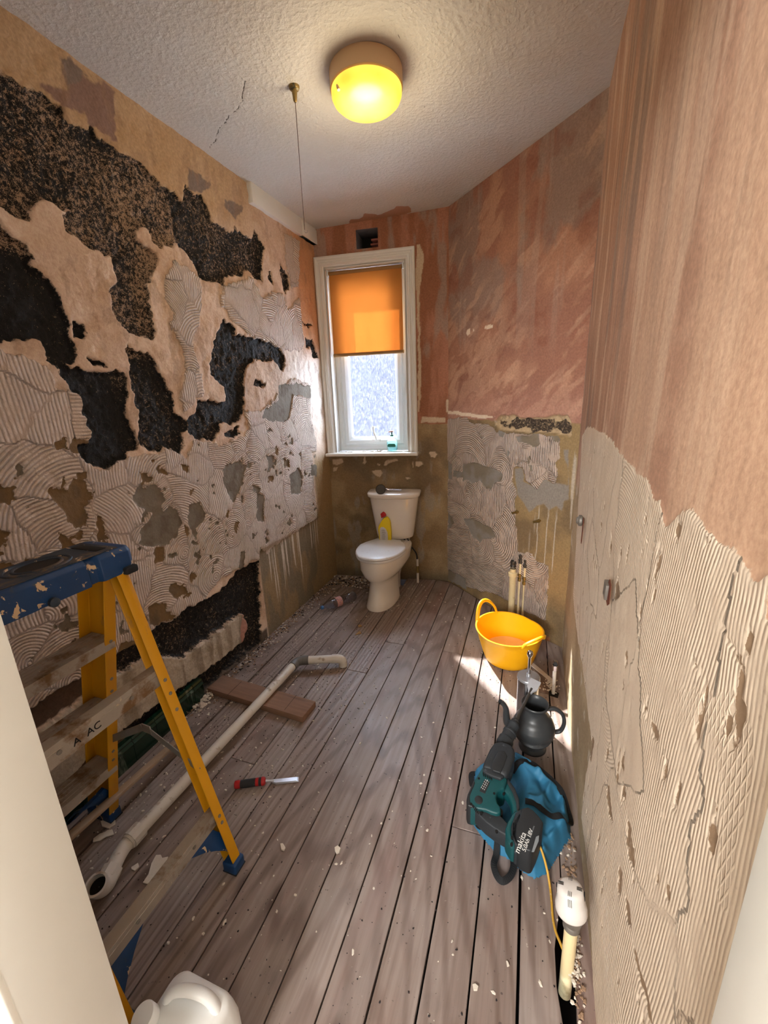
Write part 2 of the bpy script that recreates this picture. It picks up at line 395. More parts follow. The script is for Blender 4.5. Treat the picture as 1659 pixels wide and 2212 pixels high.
def rand_seeds(rng, u0, u1, v0, v1, cell, pitch, bias=(0, -1), vert=0.3):
    out = []; nu = max(1, int((u1 - u0) / cell)); nv = max(1, int((v1 - v0) / cell))
    for i in range(nu):
        for j in range(nv):
            cu = u0 + (i + rng.random()) * (u1 - u0) / nu; cv = v0 + (j + rng.random()) * (v1 - v0) / nv
            if rng.random() < vert: out.append((cu, cv, cu + rng.choice((-1, 1)) * rng.uniform(0.9, 2.5), cv + rng.uniform(-.3, .3), pitch * rng.uniform(.9, 1.15), rng.uniform(.9, 1.6)))
            else:
                a = rng.uniform(-1.0, 1.0) + math.atan2(bias[1], bias[0]); r = rng.uniform(0.04, 0.30)
                out.append((cu, cv, cu + r * math.cos(a), cv + r * math.sin(a), pitch * rng.uniform(.85, 1.15), rng.uniform(.9, 1.6)))
    return out
def wall_mat(name, ad_a, ad_b, ridge=0.0042, fine=0.0018, rough=0.85, dk_col=((14, 14, 15), (36, 35, 35)), speck=(176, 148, 122), valley_shade=.5, valley_shade_c=(146, 122, 104), lump=.006):
    t = NT(name); v = t.coord()
    sx = t.n('ShaderNodeSeparateXYZ'); t.l(v, sx.inputs[0]); t.sep = sx.outputs
    fn = t.noise(v, 95, 4, 0.6); fs = t.math('SUBTRACT', fn, 0.5); med = t.noise(v, 26, 4, 0.6)
    jit = t.math('ADD', t.math('MULTIPLY', fs, 0.014), t.math('MULTIPLY', t.math('SUBTRACT', med, 0.5), 0.02))
    def mask(a, w=0.0012): return t.ramp(t.math('ADD', t.attr(a), jit), -w, w)
    dk = mask('dk', 0.002); ad = mask('ad'); gy = mask('gy'); sp = t.attr('sp')
    c = t.mix(0.55, t.attr('base', True), t.mix(t.ramp(fn, 0.25, 0.75), (0.30, 0.30, 0.30), (0.66, 0.66, 0.66)), 'OVERLAY')
    rg = t.math('ADD', t.math('MULTIPLY', t.math('SINE', t.math('MULTIPLY', t.attr('ph'), 6.28318)), 0.5), 0.5)
    rg = t.math('POWER', rg, 0.7)
    cross = t.math('MAXIMUM', t.math('SINE', t.math('MULTIPLY', t.math('ADD', t.sep[1], t.math('MULTIPLY', t.sep[2], .30)), 560.0)), t.math('SINE', t.math('MULTIPLY', t.math('SUBTRACT', t.sep[1], t.math('MULTIPLY', t.sep[2], .30)), 560.0)))
    rg = t.math('ADD', t.math('MULTIPLY', rg, t.math('SUBTRACT', 1.0, t.attr('ms'))), t.math('MULTIPLY', t.ramp(cross, .4, 1.0), t.attr('ms')))
    brk = t.ramp(t.noise(v, 15, 4, 0.6), 0.36, 0.56, 0.25, 1.0)
    rg = t.math('MULTIPLY', t.math('MULTIPLY', rg, brk), t.attr('eg'))
    adc = t.mix(t.noise(v, 7, 4, 0.6), lin(ad_a), lin(ad_b))
    adc = t.mix(t.math('MULTIPLY', t.ramp(t.noise(v, 60, 3, 0.6), 0.62, 0.75), 0.5), adc, lin((150, 125, 105)))
    adc = t.mix(t.ramp(rg, .0, .45, valley_shade, 0.0), adc, lin(valley_shade_c))  # valleys tinted brown, shade of the grooves put into the colour
    c = t.mix(ad, c, adc); c = t.mix(gy, c, t.mix(0.5, t.attr('hole', True), t.mix(fn, (0.3, 0.3, 0.3), (0.66, 0.66, 0.66)), 'OVERLAY'))
    g1 = t.noise(v, 75, 6, 0.75); g2 = t.noise(v, 420, 2, 0.6)
    gm = t.math('ADD', t.math('MULTIPLY', g1, 0.62), t.math('MULTIPLY', g2, 0.38))
    thr = t.math('SUBTRACT', 0.62, t.math('MULTIPLY', sp, 0.20))
    spk = t.ramp(gm, thr, t.math('ADD', thr, 0.035))
    dc = t.mix(g2, lin(dk_col[0]), lin(dk_col[1])); dc = t.mix(spk, dc, lin(speck))
    c = t.mix(dk, c, dc)
    t.l(c, t.b.inputs['Base Color']); t.b.inputs['Specular IOR Level'].default_value = 0.35
    t.l(t.ramp(dk, 0, 1, rough, 0.8), t.b.inputs['Roughness'])
    na = t.math('MULTIPLY', t.math('SUBTRACT', 1.0, gy), t.math('SUBTRACT', 1.0, dk)); am = t.math('MULTIPLY', ad, na)
    b1 = t.bump(t.math('MULTIPLY', rg, am), ridge)
    amp = t.math('ADD', 0.45, t.math('MULTIPLY', dk, 2.2))
    b2 = t.bump(t.math('MULTIPLY', t.math('ADD', fn, t.math('MULTIPLY', g1, dk)), amp), fine, prev=b1)
    b3 = t.bump(med, lump, prev=b2)
    t.l(b3, t.b.inputs['Normal']); return t.m
def relief(name, O, U, Nn, u0, u1, v0, v1, step, fields, m, hole=None, label_kind='structure', V=(0, 0, 1)):
    nu = int((u1 - u0) / step) + 1; nv = int((v1 - v0) / step) + 1
    us = np.linspace(u0, u1, nu); vs = np.linspace(v0, v1, nv)
    for hl in hole or []:
        for arr, ks in ((us, hl[:2]), (vs, hl[2:])):
            for k in ks: arr[np.argmin(abs(arr - k))] = k
    gu, gv = np.meshgrid(us, vs, indexing='ij'); u = gu.ravel(); v = gv.ravel()
    f = fields(u, v)
    O = np.array(O, float); U = np.array(U, float); Nn = np.array(Nn, float); V = np.array(V, float)
    P = O + u[:, None] * U + v[:, None] * V + f['h'][:, None] * Nn
    i, j = np.meshgrid(np.arange(nu - 1), np.arange(nv - 1), indexing='ij'); i = i.ravel(); j = j.ravel()
    if hole:
        cu = (us[i] + us[i + 1]) / 2; cv = (vs[j] + vs[j + 1]) / 2
        k = np.ones(i.shape, bool)
        for hl in hole: k &= ~((cu > hl[0]) & (cu < hl[1]) & (cv > hl[2]) & (cv < hl[3]))
        i = i[k]; j = j[k]
    q = np.stack([i * nv + j, (i + 1) * nv + j, (i + 1) * nv + j + 1, i * nv + j + 1], 1)
    if np.dot(np.cross(U, V), Nn) < 0: q = q[:, ::-1]
    me = bpy.data.meshes.new(name); n = len(P); k = len(q)
    me.vertices.add(n); me.vertices.foreach_set('co', P.ravel().astype(np.float32))
    me.loops.add(k * 4); me.loops.foreach_set('vertex_index', q.ravel().astype(np.int32))
    me.polygons.add(k); me.polygons.foreach_set('loop_start', np.arange(0, k * 4, 4, dtype=np.int32))
    me.update(calc_edges=True); me.polygons.foreach_set('use_smooth', np.ones(k, bool))
    f.setdefault('ms', np.zeros(n)); f.setdefault('eg', np.ones(n))
    for a in ('dk', 'ad', 'gy', 'sp', 'ph', 'ms', 'eg'):
        at = me.attributes.new(a, 'FLOAT', 'POINT'); at.data.foreach_set('value', np.asarray(f.get(a, np.full(n, -0.035)), dtype=np.float32))
    for a in ('base', 'hole'):
        c = f.get(a); c = np.tile(np.array([.3, .3, .3]), (n, 1)) if c is None else c
        at = me.attributes.new(a, 'FLOAT_COLOR', 'POINT'); at.data.foreach_set('color', np.hstack([np.clip(c, 0, 1), np.ones((n, 1))]).ravel().astype(np.float32))
    me.materials.append(m); me.validate()
    o = bpy.data.objects.new(name, me); COL.objects.link(o)
    if label_kind: o['kind'] = label_kind
    return o

# ---- left wall: coordinates (y, z) on the plane x = -1.6
DARK_L = [
 [(1.077,2.491),(1.11,2.499),(1.143,2.508),(1.18,2.503),(1.219,2.521),(1.247,2.512),(1.287,2.522),(1.297,2.483),(1.346,2.487),(1.393,2.507),(1.411,2.485),(1.465,2.486),(1.532,2.483),(1.605,2.488),(1.659,2.469),(1.714,2.44),(1.776,2.426),(1.824,2.405),(1.842,2.489),(1.862,2.501),(1.906,2.474),(1.974,2.491),(2.005,2.443),(2.024,2.397),(2.098,2.403),(2.158,2.394),(2.181,2.429),(2.262,2.416),(2.333,2.418),(2.365,2.487),(2.396,2.456),(2.445,2.409),(2.409,2.327),(2.386,2.206),(2.308,2.199),(2.298,2.238),(2.181,2.181),(2.133,2.19),(2.049,2.161),(2.023,2.109),(1.95,2.111),(1.896,2.117),(1.845,2.123),(1.829,2.17),(1.795,2.186),(1.75,2.199),(1.719,2.214),(1.704,2.194),(1.647,2.182),(1.607,2.19),(1.585,2.227),(1.546,2.222),(1.517,2.178),(1.552,2.167),(1.609,2.153),(1.594,2.107),(1.579,2.062),(1.54,2.022),(1.54,1.977),(1.529,1.929),(1.533,1.852),(1.536,1.82),(1.518,1.784),(1.47,1.795),(1.381,1.814),(1.354,1.847),(1.351,1.91),(1.339,1.929),(1.374,1.972),(1.378,2.029),(1.37,2.068),(1.295,2.081),(1.258,2.108),(1.23,2.136),(1.223,2.164),(1.261,2.183),(1.222,2.19),(1.172,2.196),(1.098,2.133),(1.087,2.113),(1.048,2.111),(1.017,2.116),(0.987,2.116)],
 [(0.975,2.064),(1.007,2.072),(1.034,2.051),(1.071,2.046),(1.069,1.989),(1.101,1.944),(1.126,1.919),(1.153,1.894),(1.151,1.855),(1.16,1.805),(1.156,1.759),(1.161,1.72),(1.155,1.665),(1.11,1.653),(1.15,1.645),(1.186,1.639),(1.259,1.65),(1.31,1.652),(1.343,1.646),(1.338,1.584),(1.319,1.538),(1.327,1.491),(1.34,1.426),(1.348,1.376),(1.339,1.335),(1.284,1.342),(1.27,1.319),(1.21,1.288),(1.166,1.279),(1.119,1.317),(1.098,1.357),(1.1,1.379),(1.127,1.383),(1.147,1.403),(1.133,1.441),(1.139,1.498),(1.148,1.54),(1.127,1.575),(1.095,1.616),(1.075,1.648),(1.059,1.66),(1.058,1.685),(1.05,1.729),(1.051,1.747),(1.011,1.743),(0.968,1.732),(0.939,1.723),(0.89,1.712)],
 [(1.38,1.751),(1.418,1.735),(1.476,1.732),(1.5,1.702),(1.503,1.669),(1.524,1.62),(1.569,1.569),(1.569,1.517),(1.571,1.472),(1.633,1.423),(1.623,1.377),(1.585,1.371),(1.585,1.315),(1.551,1.273),(1.521,1.295),(1.48,1.318),(1.424,1.308),(1.385,1.321),(1.354,1.359),(1.36,1.408),(1.375,1.456),(1.369,1.513),(1.368,1.553),(1.36,1.6),(1.36,1.639),(1.378,1.678),(1.371,1.708)],
 [(2.003,1.937),(2.065,1.931),(2.086,1.874),(2.19,1.876),(2.303,1.877),(2.443,1.858),(2.527,1.83),(2.563,1.772),(2.526,1.696),(2.481,1.706),(2.445,1.752),(2.299,1.755),(2.179,1.725),(2.136,1.69),(2.099,1.592),(2.073,1.462),(2.027,1.409),(1.954,1.381),(1.862,1.398),(1.824,1.36),(1.787,1.322),(1.665,1.335),(1.619,1.359),(1.639,1.395),(1.635,1.432),(1.695,1.476),(1.718,1.523),(1.817,1.536),(1.868,1.5),(1.92,1.529),(1.932,1.591),(1.88,1.63),(1.857,1.658),(1.85,1.696),(1.899,1.795),(1.928,1.865),(1.969,1.918)],
 [(1.867,1.346),(1.931,1.351),(2.004,1.377),(2.003,1.333),(1.94,1.312),(1.878,1.324)],
 [(2.863,1.938),(2.964,1.936),(3.011,1.858),(3.051,1.819),(2.956,1.805),(2.924,1.878),(2.865,1.866)],
 [(1.181,1.821),(1.211,1.813),(1.2,1.764),(1.17,1.761)],
 [(1.209,1.689),(1.267,1.686),(1.272,1.672),(1.208,1.668)],
 [(2.216,1.627),(2.313,1.618),(2.286,1.583),(2.19,1.593)],
 [(2.791,2.064),(2.829,2.057),(2.982,2.046),(2.921,2.024)],
 [(2.615,2.369),(2.687,2.318),(2.694,2.226),(2.628,2.189),(2.61,2.277)],
 [(2.461,2.287),(2.493,2.289),(2.512,2.222),(2.466,2.223)],
 [(1.895,0.082),(1.929,0.047),(1.94,-0.002),(1.886,0.032)],
]
RECESS_L = [[(0.594,0.561),(0.715,0.515),(0.856,0.513),(1.047,0.519),(1.155,0.507),(1.258,0.524),(1.424,0.518),(1.518,0.516),(1.671,0.496),(1.82,0.558),(1.949,0.556),(2.048,0.535),(2.002,0.273),(1.966,0.009),(1.415,0.029),(1.099,-0.082),(0.68,-0.243),(0.398,-0.246)]]
BAND_L = [[(0.486,0.252),(0.603,0.39),(0.719,0.403),(0.828,0.405),(0.929,0.418),(1.025,0.425),(1.105,0.419),(1.185,0.414),(1.259,0.353),(1.334,0.307),(1.388,0.276),(1.533,0.281),(1.682,0.281),(1.836,0.288),(1.8,0.214),(1.787,0.115),(1.609,0.115),(1.463,0.116),(1.259,0.138),(1.086,0.157),(0.978,0.154),(0.875,0.156),(0.768,0.15),(0.63,0.11)],
 [(0.961,0.014),(1.053,0.008),(1.19,-0.003),(1.201,-0.041),(1.044,-0.035),(0.958,-0.034)]]
PINK_REC = [[(1.83,0.292),(1.881,0.211),(1.884,0.144),(1.831,0.11),(1.797,0.088),(1.783,0.129)]]
AD_L = [
 [(0.885,1.692),(0.916,1.695),(0.984,1.68),(1.051,1.653),(1.067,1.582),(1.134,1.575),(1.152,1.526),(1.149,1.41),(1.103,1.378),(1.099,1.328),(1.157,1.273),(1.249,1.306),(1.324,1.312),(1.422,1.299),(1.489,1.308),(1.597,1.257),(1.638,1.328),(1.799,1.311),(1.824,1.287),(2.025,1.309),(2.091,1.371),(2.073,1.462),(2.219,1.444),(2.333,1.5),(2.429,1.547),(2.589,1.648),(2.852,1.628),(2.843,1.403),(2.858,1.315),(2.889,1.134),(2.89,0.949),(2.865,0.602),(2.615,0.596),(2.397,0.59),(2.152,0.549),(2.061,0.623),(2.058,0.558),(1.844,0.579),(1.646,0.568),(1.515,0.495),(1.363,0.509),(1.146,0.513),(0.967,0.517),(0.816,0.512),(0.69,0.515),(0.605,0.533)],
 [(1.679,2.132),(1.713,2.133),(1.784,2.134),(1.845,2.123),(1.853,2.038),(1.833,1.946),(1.787,1.85),(1.744,1.827),(1.741,1.756),(1.771,1.647),(1.78,1.562),(1.707,1.534),(1.618,1.472),(1.608,1.536),(1.635,1.607),(1.675,1.68),(1.666,1.749),(1.641,1.799),(1.621,1.863),(1.644,1.916),(1.611,1.967),(1.642,2.06)],
 [(2.108,2.146),(2.289,2.195),(2.369,2.117),(2.481,2.172),(2.592,2.182),(2.647,2.099),(2.813,2.188),(2.815,2.051),(2.847,1.926),(2.78,1.854),(2.575,1.837),(2.544,1.798),(2.321,1.871),(2.159,1.895),(2.067,1.944),(1.987,2.008),(2.007,2.105)],
 [(2.681,2.542),(2.88,2.567),(2.842,2.354),(2.799,2.259),(2.719,2.231),(2.677,2.396)],
]
GREY_L = [
 [(1.29,1.158),(1.314,1.178),(1.327,1.149),(1.352,1.17),(1.4,1.151),(1.407,1.086),(1.384,1.055),(1.396,1.033),(1.434,1.056),(1.475,1.031),(1.494,0.947),(1.45,0.911),(1.396,0.88),(1.309,0.883),(1.247,0.923),(1.273,0.996),(1.326,1.052),(1.277,1.1),(1.268,1.145)],
 [(1.559,1.019),(1.613,1.026),(1.65,0.975),(1.631,0.917),(1.572,0.893),(1.572,0.83),(1.547,0.838),(1.529,0.937)],
 [(1.848,1.178),(1.982,1.185),(2.029,1.149),(1.972,1.043),(1.911,0.998),(1.869,0.962),(1.849,1.024),(1.816,1.097)],
 [(2.475,1.023),(2.607,1.028),(2.648,0.948),(2.604,0.855),(2.475,0.883)],
 [(2.232,1.191),(2.313,1.167),(2.297,1.08),(2.236,1.103)],
 [(2.088,0.97),(2.161,0.929),(2.128,0.757),(2.054,0.792)],
 [(2.781,1.043),(2.869,1.014),(2.854,0.924),(2.766,0.956)],
 [(2.042,1.17),(2.085,1.152),(2.068,1.113),(2.029,1.131)],
 [(2.06,1.025),(2.131,0.986),(2.105,0.954),(2.06,0.976)],
 [(1.878,0.664),(1.912,0.651),(1.891,0.547),(1.847,0.577)],
 [(2.464,1.614),(2.879,1.614),(2.862,1.516),(2.62,1.546),(2.583,1.481),(2.54,1.378),(2.23,1.397),(2.262,1.454),(2.436,1.522)],
]
OCH_L = [
 [(0.941,1.241),(0.986,1.238),(1.016,1.218),(1.041,1.264),(1.094,1.239),(1.093,1.17),(1.061,1.162),(1.046,1.066),(1.003,1.071),(0.983,1.137),(0.966,1.179)],
 [(1.007,1.41),(1.047,1.413),(1.051,1.37),(1.005,1.376)],
 [(1.084,1.094),(1.104,1.08),(1.112,1.004),(1.07,1.002)],
 [(0.949,1.081),(0.975,1.042),(0.997,1.012),(0.959,1.002),(0.939,1.009)],
 [(1.365,0.684),(1.442,0.649),(1.443,0.596),(1.381,0.595),(1.345,0.643)],
 [(0.802,1.283),(0.846,1.268),(0.848,1.228),(0.784,1.211)],
 [(0.771,1.157),(0.807,1.126),(0.802,1.108),(0.767,1.073)],
 [(0.746,1.054),(0.788,1.024),(0.796,0.986),(0.73,0.987)],
 [(1.068,1.411),(1.144,1.389),(1.113,1.355),(1.056,1.362)],
 [(1.504,0.697),(1.518,0.669),(1.479,0.643),(1.48,0.675)],
 [(1.225,0.636),(1.309,0.625),(1.317,0.58),(1.371,0.527),(1.235,0.528),(1.217,0.578)],
 [(1.054,0.552),(1.116,0.536),(1.16,0.525),(1.164,0.507),(1.045,0.513)],
 [(1.4,1.25),(1.44,1.234),(1.455,1.204),(1.413,1.212)], [(1.541,1.222),(1.589,1.219),(1.595,1.189),(1.548,1.202)],
 [(1.327,1.24),(1.365,1.229),(1.365,1.185),(1.332,1.174)], [(1.563,1.098),(1.595,1.096),(1.583,1.068),(1.561,1.076)],
 [(2.336,1.228),(2.367,1.212),(2.346,1.163),(2.316,1.18)], [(1.318,0.875),(1.361,0.873),(1.345,0.802),(1.303,0.809)],
 [(2.421,1.126),(2.478,1.104),(2.483,1.063),(2.423,1.072)], [(2.227,1.054),(2.277,1.032),(2.25,1.005),(2.216,1.018)],
 [(1.503,0.934),(1.529,0.906),(1.507,0.862),(1.493,0.887)], [(1.816,0.942),(1.837,0.925),(1.813,0.886),(1.801,0.906)],
 [(1.056,1.283),(1.103,1.278),(1.104,1.252),(1.06,1.253)], [(1.853,0.84),(1.886,0.835),(1.866,0.777),(1.846,0.795)],
]
PURPLE_L = [[(1.232,2.552),(1.3,2.578),(1.4,2.661),(1.478,2.681),(1.536,2.688),(1.548,2.67),(1.529,2.623),(1.504,2.51),(1.47,2.507),(1.377,2.499),(1.373,2.544),(1.306,2.521),(1.226,2.528)]]
GREYP_L = [[(1.314,2.667),(1.358,2.687),(1.41,2.672),(1.375,2.613),(1.324,2.597),(1.314,2.64)], [(1.878,2.573),(2.049,2.585),(2.028,2.552),(1.962,2.494),(1.871,2.485)], [(2.162,2.568),(2.29,2.559),(2.205,2.465),(2.12,2.508)]]
def fields_left(u, v):
    uu = u + (fbm(u, v, 9, 1) - .5) * .04 + (fbm(u, v, 45, 4, 2) - .5) * .024; vv = v + (fbm(u, v, 9, 7) - .5) * .04 + (fbm(u, v, 45, 2, 2) - .5) * .024
    dk = union(DARK_L, uu, vv); rec = union(RECESS_L, uu, vv); band = union(BAND_L, u, vv); pk = union(PINK_REC, uu, vv)
    dk = np.maximum(dk, np.minimum(rec, -np.maximum(band, pk)))
    ad = union(AD_L, uu, vv); ad = np.minimum(ad, -rec)
    gl = union(GREY_L, uu, vv); ol = union(OCH_L, uu, vv); gy = np.minimum(np.maximum(gl, ol), -rec)
    # scattered small bare spots in the adhesive
    sp_n = fbm(u, v, 22, 20, 3); small = (sp_n - 0.745) * 0.10
    gy = np.where((ad > 0.02) & (v < 1.35) & (gy < 0), np.maximum(gy, np.clip(small, -.035, .02)), gy)
    n = fbm(u, v, 2.2, 11)
    base = np.tile(C3((206, 178, 154)), (u.size, 1))
    base = mixc(base, sm(fbm(u, v, 4, 30), .42, .62) * .7, C3((226, 202, 180)))
    base = mixc(base, sm(fbm(u, v, 11, 33), .55, .68) * .45, C3((180, 146, 118)))
    top = sm(v + (n - .5) * .25, 2.28, 2.48) * sm(-u, -2.6, -2.1)
    base = mixc(base, top * .8, C3((178, 146, 108)))
    base = mixc(base, sm(u, 2.35, 2.75) * sm(v, 1.0, 1.6) * sm(-v, -2.1, -1.7) * .8, C3((232, 224, 214)))  # paler towards the window, daylight on the wall put into the colour
    base = mixc(base, sm(u, 2.7, 2.85) * sm(v, 1.75, 1.95) * .8, C3((196, 140, 92)))
    base = mixc(base, sm(sdf(PURPLE_L[0], uu, vv), 0, .006), C3((140, 112, 100)))
    base = mixc(base, sm(union(GREYP_L, uu, vv), 0, .006), C3((128, 112, 102)))
    # lower smooth strip beside the corner
    low = sm(-v - sm(u, 2.0, 3.1) * 0, -.62, -.56) * sm(u, 2.02, 2.05)
    strip = C3((150, 128, 96)); base = mixc(base, sm(u, 2.03, 2.06) * sm(-(v - (0.62 - (u - 2.05) * 0.02)), -.1, 0), strip)
    base = mixc(base, sm(u, 2.03, 2.06) * sm(-v, -.75, -.6) * sm(fbm(u * 2.5, v * .8, 5, 14), .45, .62) * .7, C3((118, 108, 92)))
    dr = fbm(u * 60, v * 2.0, 1, 41, 2); base = mixc(base, sm(u, 2.06, 2.1) * sm(-v, -.62, -.56) * sm(v, .12, .35) * sm(dr, .70, .76) * .85, C3((216, 204, 188)))
    base = mixc(base, sm(u, 2.80, 2.86) * sm(-v, -1.15, -1.0), C3((160, 134, 96)))
    base = mixc(base, sm(band, 0, .004), C3((178, 164, 146))); 
    base = mixc(base, sm(band, 0, .004) * sm(fbm(u * 14, v * 1.2, 2, 45, 3), .52, .66) * .6, C3((120, 104, 86)))
    base = mixc(base, sm(pk, 0, .004), C3((176, 128, 112)))
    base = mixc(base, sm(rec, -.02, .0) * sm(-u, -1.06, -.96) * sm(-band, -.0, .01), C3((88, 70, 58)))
    base = mixc(base, sm(-v, -.085, -.06) * sm(-u, -2.04, -2.02), C3((92, 78, 68)))
    base = mixc(base, sm(fbm(u * 2.2, v * .9, 9, 91, 5), .60, .64) * sm(v, 1.3, 1.4) * .35, C3((150, 120, 96)))
    dk = np.where(u < 1.02, np.minimum(dk, np.where(rec > 0, -0.03, 1)), dk)
    hole = np.tile(C3((122, 112, 98)), (u.size, 1)); hole = mixc(hole, (ol > gl).astype(float), C3((122, 98, 68)))
    hole = mixc(hole, sm(fbm(u, v, 20, 50), .5, .7) * .6, C3((98, 84, 66)))
    sp = np.full(u.size, .22); sp = np.where(v > 1.98, .66 + (fbm(u, v, 3, 52) - .5) * .9, sp); sp = np.where((v > 1.98) & (u > 1.75), .38, sp)
    sp = np.where((u < 1.28) & (v < 2.0), .05, sp); sp = np.where((u > 1.28) & (u < 1.55) & (v > 1.7) & (v < 2.05), .52, sp)
    sp = np.where(v < .6, .25, sp); sp = sp + (fbm(u, v, 8, 55) - .5) * .45
    band_u = sm(u, 2.83, 2.87)
    ad = np.where((u > 2.80) & (v < 1.12), -.03, ad)
    rng = random.Random(5)
    seeds = rand_seeds(rng, .6, 3.1, .3, 1.6, .21, .0112) + rand_seeds(rng, 1.2, 3.1, 1.3, 2.5, .17, .0125, bias=(0, -1), vert=.1)
    seeds = [s for s in seeds if not (s[0] < 1.13 and s[1] > 1.3)]
    seeds += [(.92, 1.55, 3.2, 1.75, .0135, 1.0), (1.03, 1.45, 3.2, 1.6, .0135, 1.0), (.85, 1.72, 3.1, 1.8, .0135, 1.0), (1.0, 1.66, 3.1, 1.8, .0135, 1.0),
              (1.12, 1.45, 1.12, 3.0, .012, 1.6), (.95, 1.3, 1.05, 1.12, .014, 1.0), (1.25, 1.05, .95, .98, .013, 1.0), (1.2, .9, .85, .95, .013, 1.0), (.8, 1.1, 1.6, .9, .013, 1)]
    ph, eg = strokes(u, v, seeds, .01, 60)
    # relief in metres
    h = (fbm(u, v, 6, 70) - .5) * .012 + (fbm(u, v, 22, 72) - .5) * .012 * (1 - .6 * sm(ad, 0, .01))
    h = h - .020 * sm(dk, -.004, .008) + .007 * sm(ad, -.002, .004) * (1 - sm(gy, -.003, .002)) + sm(dk, 0, .01) * (fbm(u, v, 55, 74, 3) - .5) * .014
    h = h - .028 * sm(rec, -.004, .012) + .026 * sm(band, -.002, .004) + .012 * sm(pk, -.004, .01)
    h = np.where((u > 2.04) & (v < .6), (fbm(u, v, 3, 75) - .5) * .004 - .004, h)
    h = h - .02
    return dict(h=h, dk=dk, ad=ad, gy=gy, sp=sp, ph=ph, eg=eg, base=base, hole=hole)
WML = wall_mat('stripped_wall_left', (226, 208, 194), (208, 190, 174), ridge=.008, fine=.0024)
relief('wall_left', (-1.58, 0, 0), (0, 1, 0), (1, 0, 0), .26, 3.10, -.02, 2.70, .0055, fields_left, WML)

# ---- back wall: coordinates (u along the wall, z)
BP = Vector((-1.595, 3.09, 0)); BU = Vector((.991, .1336, 0)); BN = Vector((-.1336, .991, 0))
PATCH_B = [[(0.019,1.031),(0.103,1.031),(0.117,1.001),(0.061,0.975),(0.023,0.983)], [(0.025,0.961),(0.064,0.957),(0.05,0.93),(0.026,0.923)], [(0.356,0.937),(0.431,0.941),(0.445,0.908),(0.421,0.874),(0.384,0.889),(0.359,0.915)],
 [(0.824,1.077),(0.873,1.08),(0.894,1.056),(0.873,1.031),(0.831,1.039)], [(0.717,1.004),(0.767,1.007),(0.774,0.979),(0.738,0.958),(0.717,0.972)], [(0.479,1.02),(0.523,1.024),(0.574,1.027),(0.58,1.009),(0.514,0.998),(0.477,0.973),(0.455,0.973)],
 [(0.624,0.878),(0.65,0.884),(0.679,0.871),(0.649,0.86)], [(0.291,1.047),(0.306,1.047),(0.313,1.003),(0.299,0.985),(0.276,0.993),(0.289,1.014)], [(0.404,0.995),(0.433,0.988),(0.429,0.97),(0.407,0.977)], [(0.692,1.001),(0.703,1.004),(0.703,0.958),(0.691,0.958)],
 [(0.753,2.519),(0.779,2.52),(0.803,2.446),(0.765,2.195),(0.774,1.613),(0.757,1.391),(0.738,1.391),(0.751,1.87),(0.74,2.276)],
 [(0.771,1.354),(0.947,1.34),(0.956,1.303),(0.891,1.309),(0.76,1.299)], [(0.956,1.473),(1.001,1.481),(1.001,1.374),(0.956,1.375)]]
def fields_back(u, v):
    uu = u + (fbm(u, v, 20, 1) - .5) * .02; vv = v + (fbm(u, v, 20, 7) - .5) * .02
    up = sm(vv, 1.290, 1.300)
    lo = mixc(np.tile(C3((136, 112, 80)), (u.size, 1)), sm(fbm(u, v, 5, 8), .4, .65), C3((160, 138, 104)))
    lo = mixc(lo, sm(fbm(u, v, 4, 18), .5, .7) * .7, C3((112, 96, 74))); lo = mixc(lo, sm(fbm(u * 1.5, v * .5, 9, 19), .6, .72) * .6, C3((150, 142, 130)))
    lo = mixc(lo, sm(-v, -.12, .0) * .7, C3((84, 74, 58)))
    hi = mixc(np.tile(C3((152, 102, 76)), (u.size, 1)), sm(fbm(u * 3, v * .6, 5, 28), .42, .62), C3((172, 120, 96)))
    hi = mixc(hi, sm(fbm(u * 2, v * .5, 7, 38), .58, .72) * .7, C3((160, 140, 128)))
    base = lo * (1 - up[:, None]) + hi * up[:, None]
    pp = union(PATCH_B, uu, vv, .02); base = mixc(base, sm(pp, 0, .003), C3((202, 182, 156)))
    h = (fbm(u, v, 5, 70) - .5) * .006 + .003 * sm(pp, 0, .003) + up * .003 - .004
    return dict(h=h, base=base)
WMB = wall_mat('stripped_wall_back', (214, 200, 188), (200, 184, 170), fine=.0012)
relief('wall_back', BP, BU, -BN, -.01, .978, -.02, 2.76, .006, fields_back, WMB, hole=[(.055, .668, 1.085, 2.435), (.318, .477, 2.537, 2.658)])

# ---- diagonal wall
DP = Vector((-.64, 3.225, 0)); DQ = Vector((.21, 2.43, 0)); DU = (DQ - DP).normalized(); DL = (DQ - DP).length; DN = Vector((-DU.y, DU.x, 0))
AD_D = [[(-0.01,1.331),(0.233,1.341),(0.251,1.302),(0.345,1.305),(0.511,1.291),(0.548,1.256),(0.779,1.26),(0.906,1.26),(0.988,1.251),(1.041,1.24),(1.058,1.138),(1.026,1.113),(1.057,1.053),(1.037,0.992),(0.991,0.999),(0.954,1.001),(0.902,0.939),(0.808,0.979),(0.793,1.055),(0.708,1.044),(0.702,0.954),(0.739,0.895),(0.745,0.797),(0.751,0.697),(0.775,0.497),(0.892,0.517),(0.936,0.481),(1.033,0.49),(1.041,0.387),(1.045,0.22),(1.044,0.115),(0.921,0.109),(0.691,0.116),(0.59,0.111),(0.247,0.031),(-0.008,0.089)]]
